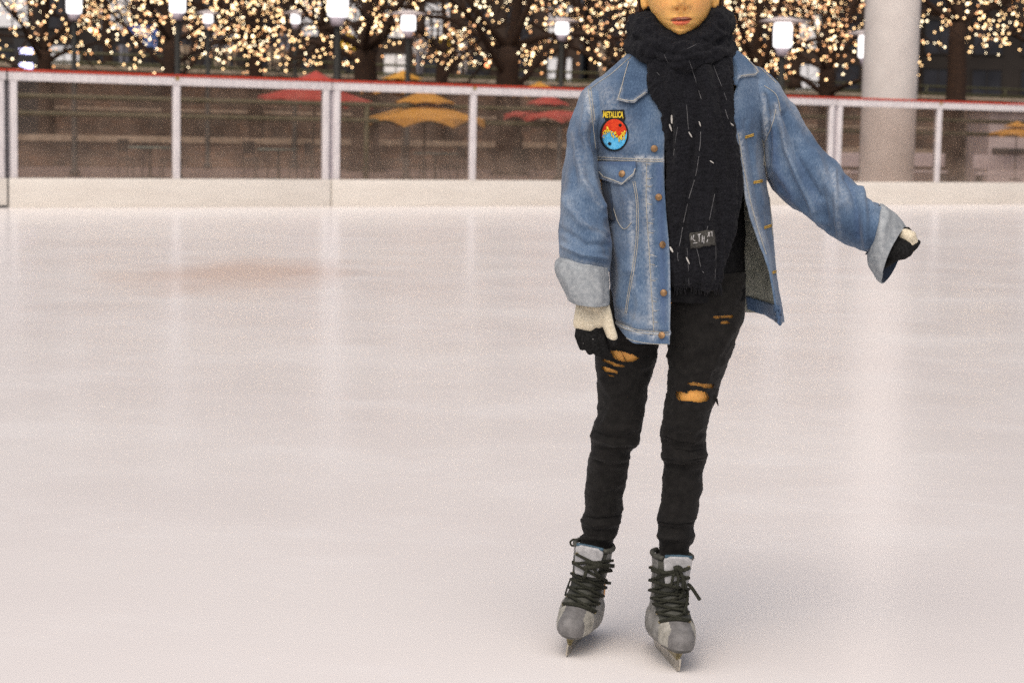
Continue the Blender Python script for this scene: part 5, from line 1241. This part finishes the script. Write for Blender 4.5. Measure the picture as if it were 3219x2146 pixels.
def skate(tip, yaw, lean, lname):
    fwd = Vector((math.sin(yaw), -math.cos(yaw), 0)); side = Vector((math.cos(yaw), math.sin(yaw), 0)); up = Vector((0, 0, 1))
    Rl = Matrix.Rotation(lean, 3, fwd); O = Vector((tip.x, tip.y, 0)) - fwd*.143     # under the ankle
    def W(f, s, z): return O + Rl @ (fwd*f + side*s + up*z)
    # slices: z, front, back, half width, squareness of the toe
    sl_ = [(.048,.156,.082,.032,.66),(.052,.167,.088,.040,.66),(.062,.173,.090,.0490,.62),(.078,.174,.091,.0510,.62),(.092,.169,.091,.0510,.64),(.103,.158,.091,.0495,.70),(.111,.143,.091,.0455,.78),(.119,.124,.090,.0435,.85),(.128,.102,.088,.042,.92),(.138,.084,.084,.0405,1),(.152,.070,.080,.040,1),(.170,.060,.076,.041,1),(.195,.056,.072,.0435,1),(.222,.056,.070,.046,1),(.240,.054,.070,.0465,1)]
    T = table(sl_, 110); segs = 120; rings = []
    for z, fr_, bk_, hw, sq in T:
        ring = []
        for j in range(segs):
            a_ = 2*PI*j/segs; c, s = math.cos(a_), math.sin(a_)
            f = fr_*sgnpow(c, 1.0) if c > 0 else bk_*c
            wid = hw*sgnpow(s, sq)
            if z < .13 and c < 0: wid *= 1 - .12*abs(c)
            if z < .12: wid *= 1 + .02*math.sin(f*30)
            ring.append(W(f, wid, z))
        rings.append(ring)
    boot = part('ice_skate', loft(rings, True, True), [M_boot, M_boot2, M_cap_, M_band, M_sole])
    inv = Rl.inverted(); mi = []
    for p in boot.data.polygons:
        q = inv @ (p.center - O); f, s, z = q.dot(fwd), q.dot(side), q.z
        k = 0
        if z < .058: k = 4
        elif f > .108 - .35*max(0, abs(s)-.02) and z < .125:
            k = 2
            if abs(s) > .026 and f < .150: k = 3
        elif abs(s) < .040 and f > .015 and z > .108: k = 1
        mi.append(k)
    boot.data.polygons.foreach_set('material_index', mi)
    sculpt(boot.data, noises=[((30, 30, 30), .0015)])
    # padded tongue standing above the laces
    tr_ = []
    for i in range(16):
        t = i/15; z = .186 + .072*t; f0 = .063 - .005*t + .016*max(0, t-.75)*4*.25
        hw = .026 + .010*t**.7 if t < .9 else .036 - .02*(t-.9)*10*.5
        tr_.append([W(f0 + .008*math.cos(a_), hw*math.sin(a_)*1.0, z) if math.cos(a_) > 0 else W(f0 + .006*math.cos(a_), hw*math.sin(a_), z) for a_ in np.linspace(0, 2*PI, 33)[:-1]])
    tg = part('tongue', loft(tr_, True, True), M_tongue, boot)
    part('tongue_edge', tube([W(.058 + .004, s, .258 - .25*abs(s)**1.5) for s in np.linspace(-.033, .033, 14)], .0042, 8), M_tedge, boot)
    part('boot_collar', tube([W(.058*math.cos(a_) if math.cos(a_) > 0 else .070*math.cos(a_), .047*math.sin(a_), .240 + (.008 if abs(math.sin(a_)) > .5 else 0)) for a_ in np.linspace(.75, 2*PI-.75, 40)], .006, 8), M_boot2, boot)
    # blade: holder and steel runner
    runner = [( .155, .034), (.154, .018), (.149, .005), (.135, .0), (.05, .0), (-.06, .0), (-.10, .003), (-.115, .015), (-.112, .030)]
    topl = [(-.100, .030), (.05, .028), (.145, .032)]
    poly = runner + topl
    V = [W(f, -.0019, z) for f, z in poly] + [W(f, .0019, z) for f, z in poly]; n_ = len(poly)
    bm_ = bmesh.new(); vs = [bm_.verts.new(v) for v in V]; bm_.faces.new(vs[:n_]); bm_.faces.new(list(reversed(vs[n_:])))
    for i in range(n_): bm_.faces.new((vs[i], vs[i+n_], vs[(i+1) % n_+n_], vs[(i+1) % n_]))
    bmesh.ops.recalc_face_normals(bm_, faces=bm_.faces[:]); me_ = bpy.data.meshes.new('blade'); bm_.to_mesh(me_); bm_.free()
    part('blade', me_, [M_steel], boot, False)
    hold = []
    for f0, f1 in ((.095, .130), (-.075, -.035)):
        hold.append(loft([[W(f0 + (f1-f0)*u_, w_, .026) for u_, w_ in ((0,-.004),(1,-.004),(1,.004),(0,.004))], [W(f0-.012 + (f1-f0+.024)*u_, w_, .048) for u_, w_ in ((0,-.009),(1,-.009),(1,.009),(0,.009))]], True, True))
    hold.append(loft([[W(-.075, w_, z_) for w_, z_ in ((-.0035,.026),(.0035,.026),(.0035,.034),(-.0035,.034))], [W(.135, w_, z_) for w_, z_ in ((-.0035,.026),(.0035,.026),(.0035,.034),(-.0035,.034))]], True, True))
    part('blade_holder', merge(*hold), M_holder, boot, False)
    return boot, bvh_of(boot, tg), W
def lace(bv, poly, r=.0036, off=.003, n=20):
    out = []; last = None
    for x, y in catmull(poly, n):
        h, _ = hit(bv, x, y, off)
        if h is None:
            if last is None: continue
            h = last + RT*((x-lx)/FPX*Y0) - UPV*((y-ly)/FPX*Y0)
        elif last is not None and (h-last).length > .03: h = last + RT*((x-lx)/FPX*Y0) - UPV*((y-ly)/FPX*Y0)
        out.append(h); last = h; lx, ly = x, y
    if len(out) > 6 and False: pass
    return tube(out, r, 7) if len(out) > 2 else ([], [])
Z6 = lambda p: (1700 + p[0]/3.098, 1640 + p[1]/3.098)
def laces(boot, bv, Lp, Rp, extra):
    Lp = [Z6(p) for p in Lp]; Rp = [Z6(p) for p in Rp]; o = []
    for i in range(len(Lp)-1):
        o.append(lace(bv, [Lp[i], ((Lp[i][0]+Rp[i+1][0])/2, (Lp[i][1]+Rp[i+1][1])/2 + 2), Rp[i+1]]))
        o.append(lace(bv, [Rp[i], ((Rp[i][0]+Lp[i+1][0])/2, (Rp[i][1]+Lp[i+1][1])/2 + 2), Lp[i+1]], off=.006))
    o.append(lace(bv, [Lp[0], ((Lp[0][0]+Rp[0][0])/2, (Lp[0][1]+Rp[0][1])/2 - 5), Rp[0]]))
    for poly, r, off in extra: o.append(lace(bv, [Z6(p) for p in poly], r, off, 30))
    part('lace', merge(*o), M_lace, boot)
    for p in Lp + Rp:
        h, _ = hit(bv, p[0], p[1], .002)
        if h is not None: part('eyelet', icosphere(.0045, 2, h), M_holder, boot)
bl, blv, WL = skate(tipL, math.radians(-13), math.radians(-8), 'left')
br_, brv, WR = skate(tipR, math.radians(9), math.radians(-3), 'right')
bl['label'] = 'grey skate boot on the left, toe turned out, looping laces'; br_['label'] = 'grey skate boot on the right, lace ends hanging down its front'
laces(bl, blv, [(225,800),(265,720),(290,640),(312,560),(318,500),(335,400),(355,310)], [(520,880),(555,800),(590,720),(630,640),(675,590),(690,470),(700,370)],
  [([(390,210),(395,290),(440,345),(520,362),(610,365),(695,355)], .0036, .007), ([(395,200),(460,225),(500,280),(500,350),(490,420)], .0034, .010), ([(420,215),(370,192),(312,183),(280,212),(300,246),(362,238),(420,230)], .0026, .004), ([(440,380),(500,390),(560,420)], .006, .010), ([(430,440),(500,430),(560,410)], .006, .012), ([(470,400),(450,470),(430,540)], .0045, .012), ([(500,410),(530,470),(560,540)], .004, .010), ([(330,395),(400,390),(470,400)], .005, .008), ([(490,400),(600,410),(690,420)], .005, .008), ([(300,560),(270,640),(245,720)], .0022, .003)])
laces(br_, brv, [(1165,975),(1140,890),(1115,800),(1098,740),(1078,660),(1072,560),(1085,440)], [(1440,970),(1425,890),(1412,800),(1410,720),(1422,650),(1432,540),(1438,440)],
  [([(1320,455),(1290,510),(1270,600),(1260,640)], .0036, .008), ([(1310,460),(1330,540),(1320,640),(1310,700)], .0034, .010), ([(1340,460),(1370,560),(1360,680),(1330,760)], .0036, .010), ([(1350,470),(1390,600),(1395,740),(1385,920)], .0038, .009), ([(1290,450),(1330,440),(1360,470)], .007, .010), ([(1420,600),(1455,640),(1495,700),(1530,752)], .0044, .006), ([(1110,470),(1200,490),(1320,470)], .004, .007), ([(1360,470),(1400,460),(1440,440)], .004, .006)])
# ================================================================== light, camera
w = bpy.data.worlds.new('World'); scene.world = w; w.use_nodes = True
bg = w.node_tree.nodes['Background']; sky = w.node_tree.nodes.new('ShaderNodeTexSky'); sky.sky_type = 'NISHITA'; sky.sun_disc = False
SUN_EL, SUN_AZ = math.radians(54), math.radians(196)      # azimuth from +Y clockwise: behind the camera, a little left
sky.sun_elevation = SUN_EL; sky.sun_rotation = SUN_AZ; sky.air_density = .55; sky.dust_density = 7.0; sky.ozone_density = .15
bg.inputs['Strength'].default_value = .09
w.node_tree.links.new(sky.outputs['Color'], bg.inputs['Color'])
sl_d = bpy.data.lights.new('sun', 'SUN'); sl_d.energy = 1.6; sl_d.angle = math.radians(100); sl_d.color = (1.0, .98, .955)
so_ = bpy.data.objects.new('sun', sl_d); COL.objects.link(so_)
sd = Vector((math.sin(SUN_AZ)*math.cos(SUN_EL), math.cos(SUN_AZ)*math.cos(SUN_EL), math.sin(SUN_EL)))
so_.rotation_euler = sd.to_track_quat('Z', 'Y').to_euler(); so_.location = (0, 0, 30)
cd = bpy.data.cameras.new('camera'); co = bpy.data.objects.new('camera', cd); COL.objects.link(co)
M3 = Matrix((RT, UPV, -FW)).transposed(); co.matrix_world = Matrix.Translation(CAM) @ M3.to_4x4()
cd.sensor_width = 36; cd.lens = FPX/3219*36; cd.clip_start = .1; cd.clip_end = 2000
cd.dof.use_dof = True; cd.dof.focus_distance = Y0 - .1; cd.dof.aperture_fstop = 7.0
scene.camera = co
vs = scene.view_settings; vs.view_transform = 'Standard'; vs.look = 'None'; vs.gamma = 1; vs.exposure = 0.14
scene.cycles.max_bounces = 8; scene.cycles.transparent_max_bounces = 12; scene.cycles.use_denoising = False
scene.cycles.sample_clamp_indirect = 6
